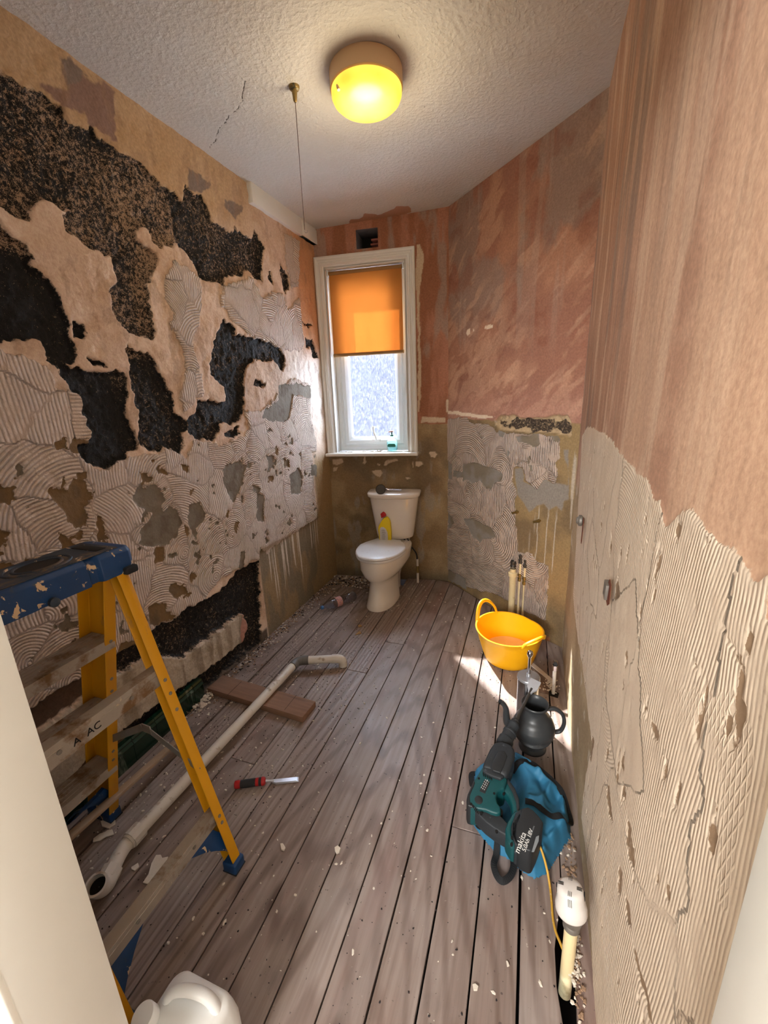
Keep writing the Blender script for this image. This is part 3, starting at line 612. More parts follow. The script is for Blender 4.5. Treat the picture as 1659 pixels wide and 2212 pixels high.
GY_D = [[(0.189,1.007),(0.353,1.035),(0.421,1.025),(0.548,1.015),(0.609,0.99),(0.611,0.948),(0.528,0.909),(0.504,0.87),(0.453,0.87),(0.384,0.913),(0.316,0.875),(0.243,0.901),(0.191,0.874)], [(-0.001,1.014),(0.056,0.991),(0.057,0.863),(0.008,0.866)],
 [(0.204,0.582),(0.309,0.617),(0.516,0.593),(0.57,0.534),(0.44,0.487),(0.4,0.446),(0.327,0.474)], [(-0.005,0.605),(0.093,0.524),(0.009,0.438)], [(0.559,1.273),(0.623,1.26),(0.608,1.231),(0.567,1.237)],
 [(0.718,1.242),(0.896,1.263),(0.91,1.21),(0.864,1.188),(0.803,1.202),(0.73,1.212)], [(0.824,1.128),(0.84,1.129),(0.837,1.083),(0.823,1.086)], [(0.842,1.076),(0.867,1.076),(0.865,1.041),(0.846,1.046)],
 [(0.652,1.15),(0.67,1.136),(0.665,1.112),(0.65,1.118)], [(0.986,1.251),(1.035,1.257),(1.038,1.226),(0.999,1.23)], [(-0.008,0.089),(0.245,0.106),(0.247,0.009),(-0.007,-0.002)], [(0.073,0.935),(0.19,0.95),(0.191,0.908),(0.073,0.895)]]
ROT_D = [[(0.527,1.336),(0.578,1.361),(0.689,1.366),(0.773,1.357),(0.916,1.363),(1.029,1.372),(1.087,1.37),(1.113,1.344),(1.124,1.272),(1.105,1.258),(1.056,1.262),(1.004,1.266),(0.896,1.267),(0.779,1.268),(0.673,1.266),(0.559,1.273),(0.52,1.303)]]
WET_D = [[(0.709,1.036),(0.793,1.055),(0.798,0.969),(0.9,0.954),(0.933,1.028),(0.991,0.999),(1.113,0.997),(1.113,1.088),(1.061,1.2),(1.111,1.198),(1.137,0.916),(1.105,0.902),(1.094,0.834),(1.048,0.861),(1.005,0.829),(0.965,0.859),(0.91,0.832),(0.853,0.771),(0.808,0.826),(0.74,0.878)]]
BLOB_D = [[(-3.6,4.091),(-3.595,4.089),(-3.595,4.087)], [(0.221,1.922),(0.251,1.923),(0.257,1.893),(0.227,1.883),(0.212,1.905)], [(0.401,1.923),(0.444,1.932),(0.484,1.918),(0.48,1.9),(0.446,1.9),(0.397,1.907)], [(0.28,1.922),(0.299,1.922),(0.3,1.907),(0.281,1.91)], [(0.004,1.39),(0.171,1.381),(0.433,1.367),(0.531,1.356),(0.434,1.34),(0.124,1.355),(0.009,1.365)]]
def fields_diag(u, v):
    uu = u + (fbm(u, v, 16, 1) - .5) * .026; vv = v + (fbm(u, v, 16, 7) - .5) * .026
    up = sm(vv, 1.325, 1.335)
    lo = mixc(np.tile(C3((150, 126, 88)), (u.size, 1)), sm(fbm(u, v, 5, 8), .4, .65), C3((124, 104, 76)))
    lo = mixc(lo, sm(union(WET_D, uu, vv), 0, .01), C3((142, 134, 124)))
    lo = mixc(lo, sm(fbm(u * 40, v * 2, 1, 15, 2), .72, .78) * sm(v, .4, .6) * .7, C3((190, 180, 166)))
    for du_ in (.93, 1.00, 1.06): lo = mixc(lo, sm(.004 - abs(u - du_ + (fbm(v * 0, v, 7, 77) - .5) * .02), 0, .002) * sm(v, .42, .5) * sm(-v, -.86, -.8) * .8, C3((196, 188, 176)))
    lo = mixc(lo, sm(fbm(u, v, 7, 9), .6, .7) * sm(-v, -.35, -.2) * sm(u, .8, .95), C3((190, 120, 78)))
    hi = np.tile(C3((152, 106, 86)), (u.size, 1)); a = u * .8 + v * .6; b = -u * .6 + v * .8
    w = fbm(u, v, 5, 61) * .07; a = a + w; b = b + w
    hi = mixc(hi, sm(fbm(b * 1.3, a * .7, 4, 28, 6), .40, .66) * .55, C3((184, 136, 108)))
    hi = mixc(hi, sm(fbm(b * 2.4, a * 1.0, 6, 31, 6), .54, .70) * .5 * sm(v + fbm(u, v, 3, 5) * .6, 1.0 , 1.3) * sm(-v, -2.3, -1.9) * .8, C3((204, 160, 130)))
    hi = mixc(hi, sm(fbm(u * 1.6, v * .8, 3, 38, 6) + .10 * sm(v, 1.9, 2.5), .50, .60) * sm(v, 1.7, 2.1) * .75, C3((146, 126, 114)))
    hi = mixc(hi, sm(fbm(b * 12, a * 2, 2, 23, 3), .62, .85) * .25, C3((212, 176, 148)))
    hi = mixc(hi, sm(fbm(u, v, 9, 24, 4), .55, .7) * .4, C3((130, 78, 58)))
    hi = mixc(hi, sm(fbm(b * 5, a * 1.6, 4, 63, 5), .50, .60) * sm(fbm(u, v, 2.2, 64), .42, .55) * .38, C3((206, 166, 136)))
    hi = mixc(hi, sm(fbm(u * 26, v * 1.5, 1, 66, 2), .66, .76) * sm(v, 1.6, 2.0) * .2, C3((186, 168, 152)))
    hi = mixc(hi, sm(-v, -1.6, -1.35) * .5, C3((178, 132, 116)))
    base = lo * (1 - up[:, None]) + hi * up[:, None]
    gy = union(GY_D, uu, vv); rot = union(ROT_D, uu, vv); ad = np.minimum(union(AD_D, uu, vv), -rot)
    base = mixc(base, sm(union(BLOB_D, uu, vv, .01), 0, .002), C3((226, 208, 184)))
    base = mixc(base, sm(rot, 0, .005), C3((186, 162, 128)))
    dk = np.minimum(rot - .02 + (fbm(u, v, 14, 44) - .5) * .09, .03); dk = np.where(v > 1.36, dk - .025, dk)
    sp = np.full(u.size, .40)
    hole = mixc(np.tile(C3((128, 116, 98)), (u.size, 1)), sm(fbm(u, v, 6, 50), .45, .6), C3((140, 134, 126)))
    rng = random.Random(11); seeds = rand_seeds(rng, 0, 1.2, .45, 1.35, .20, .0135, bias=(0, -1), vert=.15) + rand_seeds(rng, 0, 1.2, .0, .45, .3, .011, vert=1.0)
    seeds = [s if s[1] > .45 or s[0] > .5 else (s[0], s[1], s[0], s[1] + 3, .012, 1) for s in seeds]
    seeds += [(.62, 1.2, 3.5, 1.2, .0125, 1), (.78, 1.15, 3.5, 1.3, .0125, 1)]
    ph, eg = strokes(u, v, seeds, .01, 60)
    h = (fbm(u, v, 5, 70) - .5) * .006 + .005 * sm(ad, -.002, .004) * (1 - sm(gy, -.003, .002)) - .018 * sm(rot, -.002, .008) + sm(rot, 0, .01) * (fbm(u, v, 40, 71) - .5) * .03 + up * .003 - .006
    return dict(h=h, base=base, gy=gy, ad=ad, dk=dk, ph=ph, eg=eg, sp=sp, hole=hole)
WMD = wall_mat('stripped_wall_corner', (212, 194, 180), (196, 176, 160), ridge=.011, valley_shade=.42, dk_col=((40, 32, 28), (84, 70, 58)), speck=(190, 165, 130))
relief('wall_corner', DP, DU, -DN, 0, DL + .02, -.02, 2.78, .006, fields_diag, WMD)

# ---- right wall: coordinates (y, z) on the plane x = 0.21
AD_R = [[(2.281,1.287),(2.102,1.341),(1.873,1.353),(1.437,1.352),(1.241,1.329),(1.146,1.314),(0.974,1.314),(0.891,1.29),(0.857,1.294),(0.799,1.276),(0.756,1.302),(0.733,1.319),(0.683,1.324),(0.635,1.324),(0.583,1.319),(0.541,1.32),(0.491,1.313),(0.455,1.321),(0.452,1.281),(0.42,1.276),(0.372,1.269),(0.302,1.203),(0.267,0.973),(0.278,0.721),(0.571,0.0),(0.783,-0.031),(1.025,0.113),(1.246,0.096),(1.244,0.258),(1.218,0.433),(1.45,0.465),(1.769,0.462),(2.06,0.518),(2.149,0.826)]]
SM_R = [[(1.159,0.946),(0.941,1.11),(0.709,0.801),(0.874,0.635),(1.092,0.702)], [(1.72,0.906),(1.663,1.037),(1.405,0.938),(1.357,0.797),(1.504,0.772)]]
MARK_R = [[(0.944,0.936),(0.928,0.939),(0.915,0.918),(0.929,0.897)], [(0.719,0.942),(0.698,0.954),(0.677,0.943),(0.685,0.929),(0.706,0.929)], [(1.13,1.013),(1.105,1.028),(1.073,1.003),(1.121,0.963)],
 [(0.541,1.23),(0.535,1.232),(0.483,1.221),(0.479,1.217),(0.505,1.219)], [(0.981,0.524),(0.94,0.55),(0.87,0.515),(0.907,0.492)], [(0.771,0.659),(0.746,0.668),(0.733,0.623),(0.756,0.618)],
 [(0.74,0.651),(0.705,0.648),(0.702,0.628),(0.732,0.613)], [(0.779,0.51),(0.751,0.523),(0.749,0.465),(0.768,0.457)], [(0.721,0.52),(0.68,0.552),(0.658,0.525),(0.689,0.494)], [(0.638,0.522),(0.606,0.541),(0.525,0.558),(0.504,0.547),(0.555,0.531)],
 [(0.394,1.124),(0.39,1.134),(0.386,1.122),(0.388,1.108)], [(0.717,0.936),(0.69,0.949),(0.675,0.934),(0.697,0.925)], [(1.211,0.457),(1.181,0.467),(1.185,0.393),(1.224,0.391)]]
MESH_R = [[(0.658,1.056),(0.52,1.146),(0.482,1.186),(0.434,1.18),(0.421,1.148),(0.409,0.964),(0.431,0.951),(0.467,1.063),(0.53,1.097),(0.616,1.023)]]
def fields_right(u, v):
    uu = u + (fbm(u, v, 16, 1) - .5) * .03; vv = v + (fbm(u, v, 16, 7) - .5) * .03
    ad = union(AD_R, uu, vv); sm_ = union(SM_R, uu, vv)
    lean = u + v * .10
    hi = np.tile(C3((190, 154, 128)), (u.size, 1))
    hi = mixc(hi, sm(fbm(lean * 1.6, v * .45, 3, 28, 6), .40, .66) * .6, C3((160, 116, 94)))
    hi = mixc(hi, sm(fbm(lean * 3, v * 2.2, 6, 58, 6), .5, .7) * .35, C3((200, 164, 138)))
    hi = mixc(hi, sm(u, 1.1, 2.0) * .55, C3((156, 114, 92)))
    hi = mixc(hi, sm(fbm(lean * 4, v * .5, 4, 31), .54, .70) * .6, C3((208, 178, 152)))
    hi = mixc(hi, sm(fbm(lean * 3, v * .4, 4, 36), .56, .70) * sm(u, .9, 1.5) * .7, C3((134, 112, 100)))
    hi = mixc(hi, sm(fbm(lean * 14, v * .9, 3, 38, 3), .58, .80) * .35, C3((212, 176, 148)))
    hi = mixc(hi, sm(fbm(lean * 18, v * 1.2, 3, 40, 3), .62, .80) * .3, C3((120, 84, 66)))
    hi = mixc(hi, sm(-u, -.9, -.5) * .4, C3((204, 166, 136)))
    lo = np.tile(C3((172, 150, 118)), (u.size, 1)); lo = mixc(lo, sm(fbm(u, v, 4, 18), .45, .65), C3((150, 128, 98)))
    lo = mixc(lo, sm(fbm(u, v, 12, 19), .62, .72) * .6, C3((206, 194, 176)))
    up = sm(vv, 1.0, 1.06); base = lo * (1 - up[:, None]) + hi * up[:, None]
    gy = union(MARK_R, uu, vv, .01); gy = np.where(ad > .01, np.maximum(gy, np.clip((fbm(u * 3, v, 14, 20, 3) - .765) * .12, -.03, .01)), gy)
    hole = np.tile(C3((136, 112, 88)), (u.size, 1))
    rng = random.Random(21); seeds = rand_seeds(rng, .2, 2.5, 0, 1.4, .42, .0085, vert=.8)
    seeds = [(a, b, c if abs(c - a) < .6 else a + (c - a) * 3, d, p, e * 2.2) for a, b, c, d, p, e in seeds]
    ph, eg = strokes(u, v, seeds, .01, 60, .007)
    ms = union(MESH_R, uu, vv, .02); g = .5
    ph = np.where(sm_ > 0, ph * .02, ph)
    h = (fbm(u, v, 4, 70) - .5) * .007 + (fbm(u, v, 24, 72) - .5) * .0015 + .003 * sm(ad, -.002, .004) * (1 - sm(gy, -.003, .002)) - .008
    return dict(h=h, base=base, gy=gy, ad=ad, ph=ph, eg=eg, hole=hole, sp=np.zeros(u.size), ms=sm(ms, 0, .004))
WMR = wall_mat('stripped_wall_right', (218, 202, 182), (206, 186, 162), ridge=.0011, valley_shade=.26, lump=.0015, fine=.0010)
relief('wall_right', (.212, 0, 0), (0, 1, 0), (-1, 0, 0), .29, 2.462, -.02, 2.78, .006, fields_right, WMR)

# ---- ceiling, with a crack and peeled edges
CRACK = [(-1.144,1.733),(-1.19,1.775),(-1.215,1.813),(-1.274,1.85),(-1.315,1.856),(-1.36,1.884),(-1.404,1.899),(-1.44,1.928),(-1.487,1.969),(-1.527,1.982),(-1.561,2.003)]
CR2 = [(-0.536,1.762),(-0.534,1.788),(-0.535,1.804)]
CR3 = [(-0.539,2.096),(-0.542,2.147),(-0.539,2.211)]
PEEL = [[(-1.329,3.134),(-1.293,3.075),(-1.23,3.1),(-1.168,3.037),(-1.124,3.059),(-1.099,3.11),(-0.97,3.067),(-0.944,3.038),(-0.874,3.082),(-0.865,3.127),(-0.885,3.179),(-0.991,3.183),(-1.167,3.171)]]
def fields_ceil(u, v):
    uu = u + (fbm(u, v, 30, 1) - .5) * .02; vv = v + (fbm(u, v, 30, 7) - .5) * .02
    d = np.minimum(line_d(CRACK, uu, vv), np.minimum(line_d(CR2, uu, vv), line_d(CR3, uu, vv)) + .0012)
    dk = np.clip(.0026 - d, -.035, .01)
    base = mixc(np.tile(C3((206, 202, 196)), (u.size, 1)), sm(fbm(u, v, 3, 8), .4, .7) * .4, C3((192, 186, 178)))
    pe = union(PEEL, uu, vv, .02)
    return dict(h=-.004 * sm(.004 - d, 0, .004), base=base, dk=dk, gy=pe, hole=np.tile(C3((176, 132, 104)), (u.size, 1)), sp=np.zeros(u.size))
def ceil_mat():
    t = NT('textured_ceiling'); v = t.coord(); f = t.noise(v, 60, 3, 0.5); g = t.noise(v, 150, 2)
    jit = t.math('MULTIPLY', t.math('SUBTRACT', t.noise(v, 90, 3), .5), .003)
    c = t.mix(.25, t.attr('base', True), t.mix(f, (0.4, 0.4, 0.4), (0.6, 0.6, 0.6)), 'OVERLAY')
    c = t.mix(t.ramp(t.math('ADD', t.attr('gy'), jit), -.001, .001), c, t.attr('hole', True))
    c = t.mix(t.ramp(t.math('ADD', t.attr('dk'), jit), -.0004, .0006), c, lin((92, 84, 76)))
    t.l(c, t.b.inputs['Base Color']); t.b.inputs['Roughness'].default_value = .7
    t.l(t.bump(t.math('ADD', t.ramp(f, .4, .7), t.math('MULTIPLY', g, .4)), .0018), t.b.inputs['Normal']); return t.m
relief('ceiling', (0, 0, 2.695 + .033 * 1.6), (1, 0, .033), (0, 0, -1), -1.63, .24, .27, 3.26, .008, fields_ceil, ceil_mat(), V=(0, 1, 0))
def struct(o): o['kind'] = 'structure'; return o
struct(MB().box((-.7, 1.7, 2.86), (2.6, 3.6, .1)).build('ceiling', M['frame_white']))
# masonry behind the relief faces (keeps daylight out)
struct(MB().box((-1.775, 1.7, 1.35), (.15, 3.5, 3.0)).build('wall_left', M['grey_brick']))
struct(MB().box((.30, 1.3, 1.35), (.15, 2.6, 3.0)).build('wall_right', M['brick']))
m = Matrix.Translation(DP) @ Matrix(((DU.x, DN.x, 0, 0), (DU.y, DN.y, 0, 0), (0, 0, 1, 0), (0, 0, 0, 1)))
struct(MB().box((DL / 2, .12, 1.35), (DL + .1, .15, 3.0), m).build('wall_corner', M['brick']))
MBW = Matrix.Translation(BP) @ Matrix(((BU.x, BN.x, 0, 0), (BU.y, BN.y, 0, 0), (0, 0, 1, 0), (0, 0, 0, 1)))
mb = MB(); x0, x1, z0, z1 = .045, .678, 1.075, 2.445
D = .30
mb.box((-.03, .03 + D / 2, 1.35), (.15, D, 3.0), MBW); mb.box((.84, .03 + D / 2, 1.35), (.324, D, 3.0), MBW)
mb.box((.36, .03 + D / 2, .46), (.64, D, 1.23), MBW)
mb.box((.36, .03 + D / 2, 2.49), (.64, D, .09), MBW); mb.box((.36, .03 + D / 2, 2.78), (.64, D, .22), MBW)
mb.box((.17, .03 + D / 2, 2.6), (.26, D, .14), MBW); mb.box((.58, .03 + D / 2, 2.6), (.2, D, .14), MBW)
struct(mb.build('wall_back', M['grey_brick']))
struct(MB().box((-1.35, -1.2, 1.3), (.1, 2.8, 2.8)).build('wall_hall', M['frame_white']))
struct(MB().box((1.05, -1.2, 1.3), (.1, 2.8, 2.8)).build('wall_hall', M['frame_white']))
struct(MB().box((-.15, -2.6, 1.3), (2.5, .1, 2.8)).build('wall_hall', M['frame_white']))
struct(MB().box((-.15, -1.2, 2.72), (2.5, 2.9, .1)).build('ceiling_hall', M['frame_white']))
struct(MB().box((.73, .20, 1.35), (.74, .10, 3.0)).build('wall_front', M['frame_white']))
struct(MB().box((-1.17, .22, 1.35), (1.06, .10, 3.0)).box((.35, .22, 1.35), (.34, .10, 3.0)).box((-.24, .22, 2.45), (.82, .10, .8)).build('wall_front', M['frame_white']))

# ---------------------------------------------------------------- window
def wpt(u, d, z): return BP + BU * u + BN * d + Vector((0, 0, z))
win = thing('window_1', None, None, (0, 0, 0)); win['kind'] = 'structure'
win.location = BP; win.rotation_euler = (0, 0, math.atan2(BU.y, BU.x))
def ring_frame(mb, x0, x1, z0, z1, prof):
    """mitred frame; profile = [(inset, depth)] closed loop, depth negative towards the room"""
    rings = []
    for (cx, cz, sx, sz) in ((x0, z0, 1, 1), (x1, z0, -1, 1), (x1, z1, -1, -1), (x0, z1, 1, -1)):
        rings.append([(cx + sx * i, d, cz + sz * i) for i, d in prof])
    n = len(prof); vs = [p for r in rings for p in r]
    fs = [(k * n + j, k * n + (j + 1) % n, ((k + 1) % 4) * n + (j + 1) % n, ((k + 1) % 4) * n + j) for k in range(4) for j in range(n)]
    return mb.add(vs, fs)
mb = MB(); pr_ = [(0, .01), (0, -.030), (.010, -.034), (.020, -.030), (.026, -.022), (.034, -.020), (.040, -.026), (.050, -.026), (.058, -.014), (.066, -.010), (.075, -.010), (.075, .01)]
rings = []
AX0, AX1, AZ0, AZ1 = -.002, .738, 1.083, 2.508
for (cx, cz, sx, sz) in ((AX0, AZ0, 1, 0), (AX0, AZ1, 1, -1), (AX1, AZ1, -1, -1), (AX1, AZ0, -1, 0)):
    rings.append([(cx + sx * i, d, cz + sz * i) for i, d in pr_])
mb.loft(rings); mb.build('architrave', M['frame_white'], win, smooth=True, angle=28)
mb = MB()
mb.box((.064, .055, 1.76), (.016, .13, 1.36)).box((.666, .055, 1.76), (.016, .13, 1.36)).box((.365, .055, 2.434), (.618, .13, .014))
mb.build('reveal', M['frame_white'], win)
mb = MB(); ring_frame(mb, .070, .660, 1.085, 2.430, [(0, .15), (0, .10), (.004, .094), (.030, .090), (.046, .100), (.058, .102), (.058, .15)])
mb.build('window_frame', M['upvc'], win, smooth=True, angle=25)
mb = MB(); ring_frame(mb, .122, .610, 1.140, 2.378, [(0, .145), (0, .090), (.006, .084), (.030, .084), (.044, .094), (.056, .106), (.056, .145)])
mb.build('sash', M['upvc'], win, smooth=True, angle=25)
MB().box((.366, .122, 1.76), (.385, .008, 1.135)).build('pane', M['pane'], win)
mb = MB(); mb.box((.385, .078, 1.170), (.070, .014, .018)).tube([(.388, .070, 1.172), (.385, .062, 1.20), (.372, .056, 1.235), (.368, .054, 1.285)], [.009, .009, .008, .007], 10)
mb.build('window_handle', M['upvc'], win, bevel=.002)
mb = MB(); mb.box((.368, .0, 1.072), (.755, .15, .024)); mb.build('window_sill', M['frame_white'], win, bevel=.006, seg=3)
mb = MB()
for k in range(26):
    x = random.gauss(.40, .06) if k < 18 else random.uniform(.1, .6)
    mb.box((x, random.uniform(.0, .07), 1.0860), (random.uniform(.006, .028), random.uniform(.005, .014), .004), Matrix.Translation((0, 0, 0)))
o = mb.build('sill_debris', M['plaster_chip']); o.location = BP; o.rotation_euler = win.rotation_euler
tag(o, 'plaster crumbs lying along the window sill beside the soap bottle', 'debris', kind='stuff')
# roller blind
bl = thing('roller_blind', 'orange roller blind pulled halfway down the window', 'blind', BP, win.rotation_euler.z)
MB().box((.362, .030, 2.118), (.548, .0012, .56)).build('blind_fabric', M['blind'], bl)
MB().tube([(.086, .034, 2.408), (.638, .034, 2.408)], .014, 16).build('roller', M['blind_edge'], bl, smooth=True)
MB().tube([(.086, .030, 1.834), (.640, .030, 1.834)], .0095, 12, flat=1.3).build('bottom_bar', M['blind_edge'], bl, smooth=True)
for x in (.080, .646):
    MB().box((x, .036, 2.410), (.008, .03, .036)).build('bracket', M['upvc'], bl, bevel=.002)
# vent opening
ve = MB(); a0, a1, b0, b1 = .314, .481, 2.533, 2.662
m = MBW
ve.box(((a0 + a1) / 2, .20, (b0 + b1) / 2), (a1 - a0 + .04, .02, b1 - b0 + .04), m)
vent = thing('vent_hole', 'dark square vent hole broken through the wall above the window', 'vent', wpt(.398, .02, b0))
ve.build('vent_back', M['void'], vent, world=True)
mb = MB(); mb.box((a0 - .004, .10, 2.598), (.012, .19, .14), m).box((a1 + .004, .10, 2.598), (.012, .19, .14), m).box((.398, .10, b1 + .004), (.17, .19, .012), m).box((.398, .10, b0 - .004), (.17, .19, .012), m)
mb.build('duct_liner', M['grey_brick'], vent, world=True, bevel=.002)
for dx, dz, dd, w in ((.445, 2.575, .10, .07), (.452, 2.594, .07, .06), (.435, 2.557, .13, .08)):
    MB().box((dx, dd, dz), (w, .09, .012), m).build('brick_edge', M['brick'], vent, world=True, bevel=.002)
# neighbouring wall outside, seen through the obscure glass
struct(MB().box((-3.75, 6.2, .6), (3.9, .2, 4.6)).build('wall_outside', M['outside']))

# ---------------------------------------------------------------- door lining both sides of the camera
dr = thing('door_1', None, None, (0, .24, 0)); dr['kind'] = 'structure'
MB().box((-.635, .224, 1.05), (.030, .112, 2.14)).build('door_lining', M['white_gloss'], dr, world=True, bevel=.002)
MB().box((-.626, .075, 1.05), (.040, .135, 2.14)).build('door_stop', M['white_gloss'], dr, world=True, bevel=.006, seg=3)
MB().box((.170, .224, 1.05), (.030, .112, 2.14)).build('door_lining', M['white_gloss'], dr, world=True, bevel=.002)
MB().box((.166, .09, 1.05), (.030, .14, 2.14)).build('door_stop', M['white_gloss'], dr, world=True, bevel=.006, seg=3)
MB().box((-.23, .224, 2.10), (.84, .112, .03)).build('door_head', M['white_gloss'], dr, world=True, bevel=.002)
# hallway floor behind, where the camera stands
struct(MB().box((-.15, -1.2, -.02), (2.6, 2.8, .04)).build('floor_hall', M['timber']))

# ---------------------------------------------------------------- boxed trim at the ceiling, left
mb = MB(); mb.box((-1.592, 2.715, 2.660), (.040, .75, .130)).box((-1.590, 2.99, 2.640), (.046, .20, .09))
struct(mb.build('trim_1', M['frame_white'], bevel=.002))

# ---------------------------------------------------------------- floor: every board its own mesh
flr = thing('floor', None, None); flr['kind'] = 'structure'
def yend(x):
    a = 3.09 + (x + 1.595) * .1348; b = 3.225 - (x + .64) * (3.225 - 2.43) / .85
    return min(a, b) - .012
gaps = [-1.70, -1.548, -1.425, -1.302, -1.178, -1.056, -.934, -.811, -.687, -.562, -.440, -.322, -.202, -.082, .038, .160, .262]
widths = [.004, .004, .010, .007, .004, .004, .0045, .004, .0045, .004, .0045, .0055, .006, .005, .008, .005, .004]
joints = {0: [1.9], 1: [2.62], 2: [2.72], 3: [], 4: [1.155], 5: [2.78], 6: [1.87], 7: [2.2], 8: [], 9: [], 10: [2.20], 11: [], 12: [1.15], 13: [1.13], 14: [1.98], 15: [1.0]}
def gx(k, y): return gaps[k] - .0135 * (y - .5)
rng = random.Random(4)
for k in range(len(gaps) - 1):
    ys = [-.02] + joints.get(k, []) + [None]
    for a, b in zip(ys[:-1], ys[1:]):
        y0 = a + .0015; w0, w1 = widths[k] / 2, widths[k + 1] / 2
        def edge(i, s, y): return gx(i, y) + s * (w0 if s > 0 else w1)
        if b is None:
            xl = gx(k, 3) + w0; xr = gx(k + 1, 3) - w1; yl, yr = yend(max(xl, -1.59)), yend(min(xr, .20))
            if k == 5: yl = yr = 3.02
        else: yl = yr = b - .0015
        n = 6 if k != 14 else 24; poly = []
        L = [(gx(k, y0 + (yl - y0) * i / n) + w0, y0 + (yl - y0) * i / n) for i in range(n + 1)]
        R = [(gx(k + 1, y0 + (yr - y0) * i / n) - w1, y0 + (yr - y0) * i / n) for i in range(n + 1)]
        if k == 14:   # broken edge beside the capped pipe
            R = [(x - (.024 if .76 < y < .90 else .012 if .5 < y <= .76 or .90 <= y < 1.02 else 0) + rng.uniform(-.002, .002), y) for x, y in R]
        if k == 15: L = [(x + (.020 if .76 < y < .90 else .010 if .5 < y <= .76 else 0), y) for x, y in L]
        poly = L + R[::-1]; dz = rng.uniform(-.0012, .0008)
        MB().prism(poly, -.024 + dz, dz).build('plank', M['floor_board'], flr, bevel=.0012, seg=1)
MB().box((-.7, 1.6, -.16), (2.2, 3.6, .02)).build('subfloor', M['void'], flr)
# an extra batten below the boards by the timber
MB().box((-1.30, 1.6, -.09), (.07, 1.2, .05)).build('joist', M['timber'], flr)

# ---------------------------------------------------------------- green tiles at the foot of the left wall
bb = thing('baseboard_left', None, None, (-1.58, .9, 0)); bb['kind'] = 'structure'
y = .66; k = 0
while y < 1.42:
    w = .118; mb = MB(); sec = [(-.02, 0), (.010, 0), (.010, .085), (.014, .092), (.010, .100), (.004, .104), (.008, .112), (.004, .122), (-.02, .122)]
    y1 = min(y + w, 1.43); mb.loft([[(-1.586 + a, y + .001, b) for a, b in sec], [(-1.586 + a, y1 - .001, b) for a, b in sec]])
    mb.build('tile', M['green_tile'], bb, world=True, smooth=True, angle=30); y += w

# ---------------------------------------------------------------- ceiling lamp and pull cord
def ceil_z(x): return 2.695 + .033 * (x + 1.6)
lz = ceil_z(-.695)
la = thing('ceiling_lamp', 'round bulkhead ceiling lamp glowing yellow', 'lamp', (-.695, 1.885, lz - .105))
MB().lathe([(.140, .105), (.142, .100), (.142, .045), (.136, .040)], 64).build('lamp_base', M['lamp_base'], la, smooth=True)
MB().lathe([(.002, -.012), (.05, -.0115), (.09, -.008), (.118, .0), (.132, .012), (.138, .026), (.138, .040), (.134, .042)], 64).build('lamp_bowl', M['lamp_bowl'], la, smooth=True)
MB().tube([(-.075, -.108, .020), (-.070, -.112, .002)], .006, 8).build('clip', M['lamp_base'], la, smooth=True)
pl_ = bpy.data.lights.new('lamp_light', 'POINT'); pl_.energy = 5.2; pl_.color = (1.0, .84, .58); pl_.shadow_soft_size = .11
lo = bpy.data.objects.new('lamp_light', pl_); COL.objects.link(lo); lo.location = (-.695, 1.885, lz - .24)
px_, py_ = -.984, 1.833; cz = ceil_z(px_)
pc = thing('pull_wire', 'thin wire with a hooked end hanging from the ceiling', 'pull cord', (px_, py_, cz))
MB().lathe([(.004, -.052), (.0075, -.046), (.010, -.022), (.0105, -.012), (.018, -.010), (.022, -.004), (.022, .003)], 20).build('ceiling_cap', M['brass'], pc, smooth=True)

MB().tube([(0, 0, -.048), (-.002, .002, -.25), (-.004, .004, -.500)], .0014, 8).build('wire', M['wire'], pc, smooth=True)
MB().tube(catmull([(-.004, .004, -.495), (-.004, .004, -.505), (.001, .004, -.512), (.008, .004, -.510), (.010, .004, -.503)], 5), .0012, 8).build('hook', M['steel'], pc, smooth=True)

# ================================================================ STEP LADDER
lad = thing('step_ladder', 'yellow step ladder with a paint-splashed blue top, standing against the left wall', 'ladder', (-1.16, .59, 0))
def rAx(z): return -1.430 + .267 * z
def rBx(z): return -.852 - .240 * z
Y0, Y1 = .372, .808
def channel(fx, z0, z1, yw, sgn, depth, fl, th=.004):
    sec = [(0, 0), (0, sgn * fl), (-th, sgn * fl), (-th, sgn * th), (-depth + th, sgn * th), (-depth + th, sgn * fl), (-depth, sgn * fl), (-depth, 0)]
    mb = MB(); mb.loft([[(fx(z) + a, yw + b, z) for a, b in sec] for z in (z0, z1)]); return mb
for yw, sg in ((Y1, -1), (Y0, 1)):
    r = channel(rAx, .03, 1.05, yw, sg, .115, .038).build('front_rail', M['lad_yellow'], lad, world=True, bevel=.0012, seg=1)
    r2 = channel(rBx, .02, 1.05, yw, sg, .040, .034).build('rear_rail', M['lad_yellow'], lad, world=True, bevel=.0012, seg=1)
    yy = yw + sg * .019
    for z in (.30, .34, .605, .655, .80):
        MB().lathe([(.0055, -.001), (.0055, .002), (.003, .003)], 12, frame((rAx(z) + .0, yy, z), (1, 0, -.26))).build('rivet', M['dull_metal'], r, world=True, smooth=True)
    for z in (.185, .21, .60, .655, .70):
        MB().lathe([(.0055, -.001), (.0055, .002), (.003, .003)], 12, frame((rBx(z) + .0, yw + sg * .017, z), (1, 0, .24))).build('rivet', M['dull_metal'], r2, world=True, smooth=True)
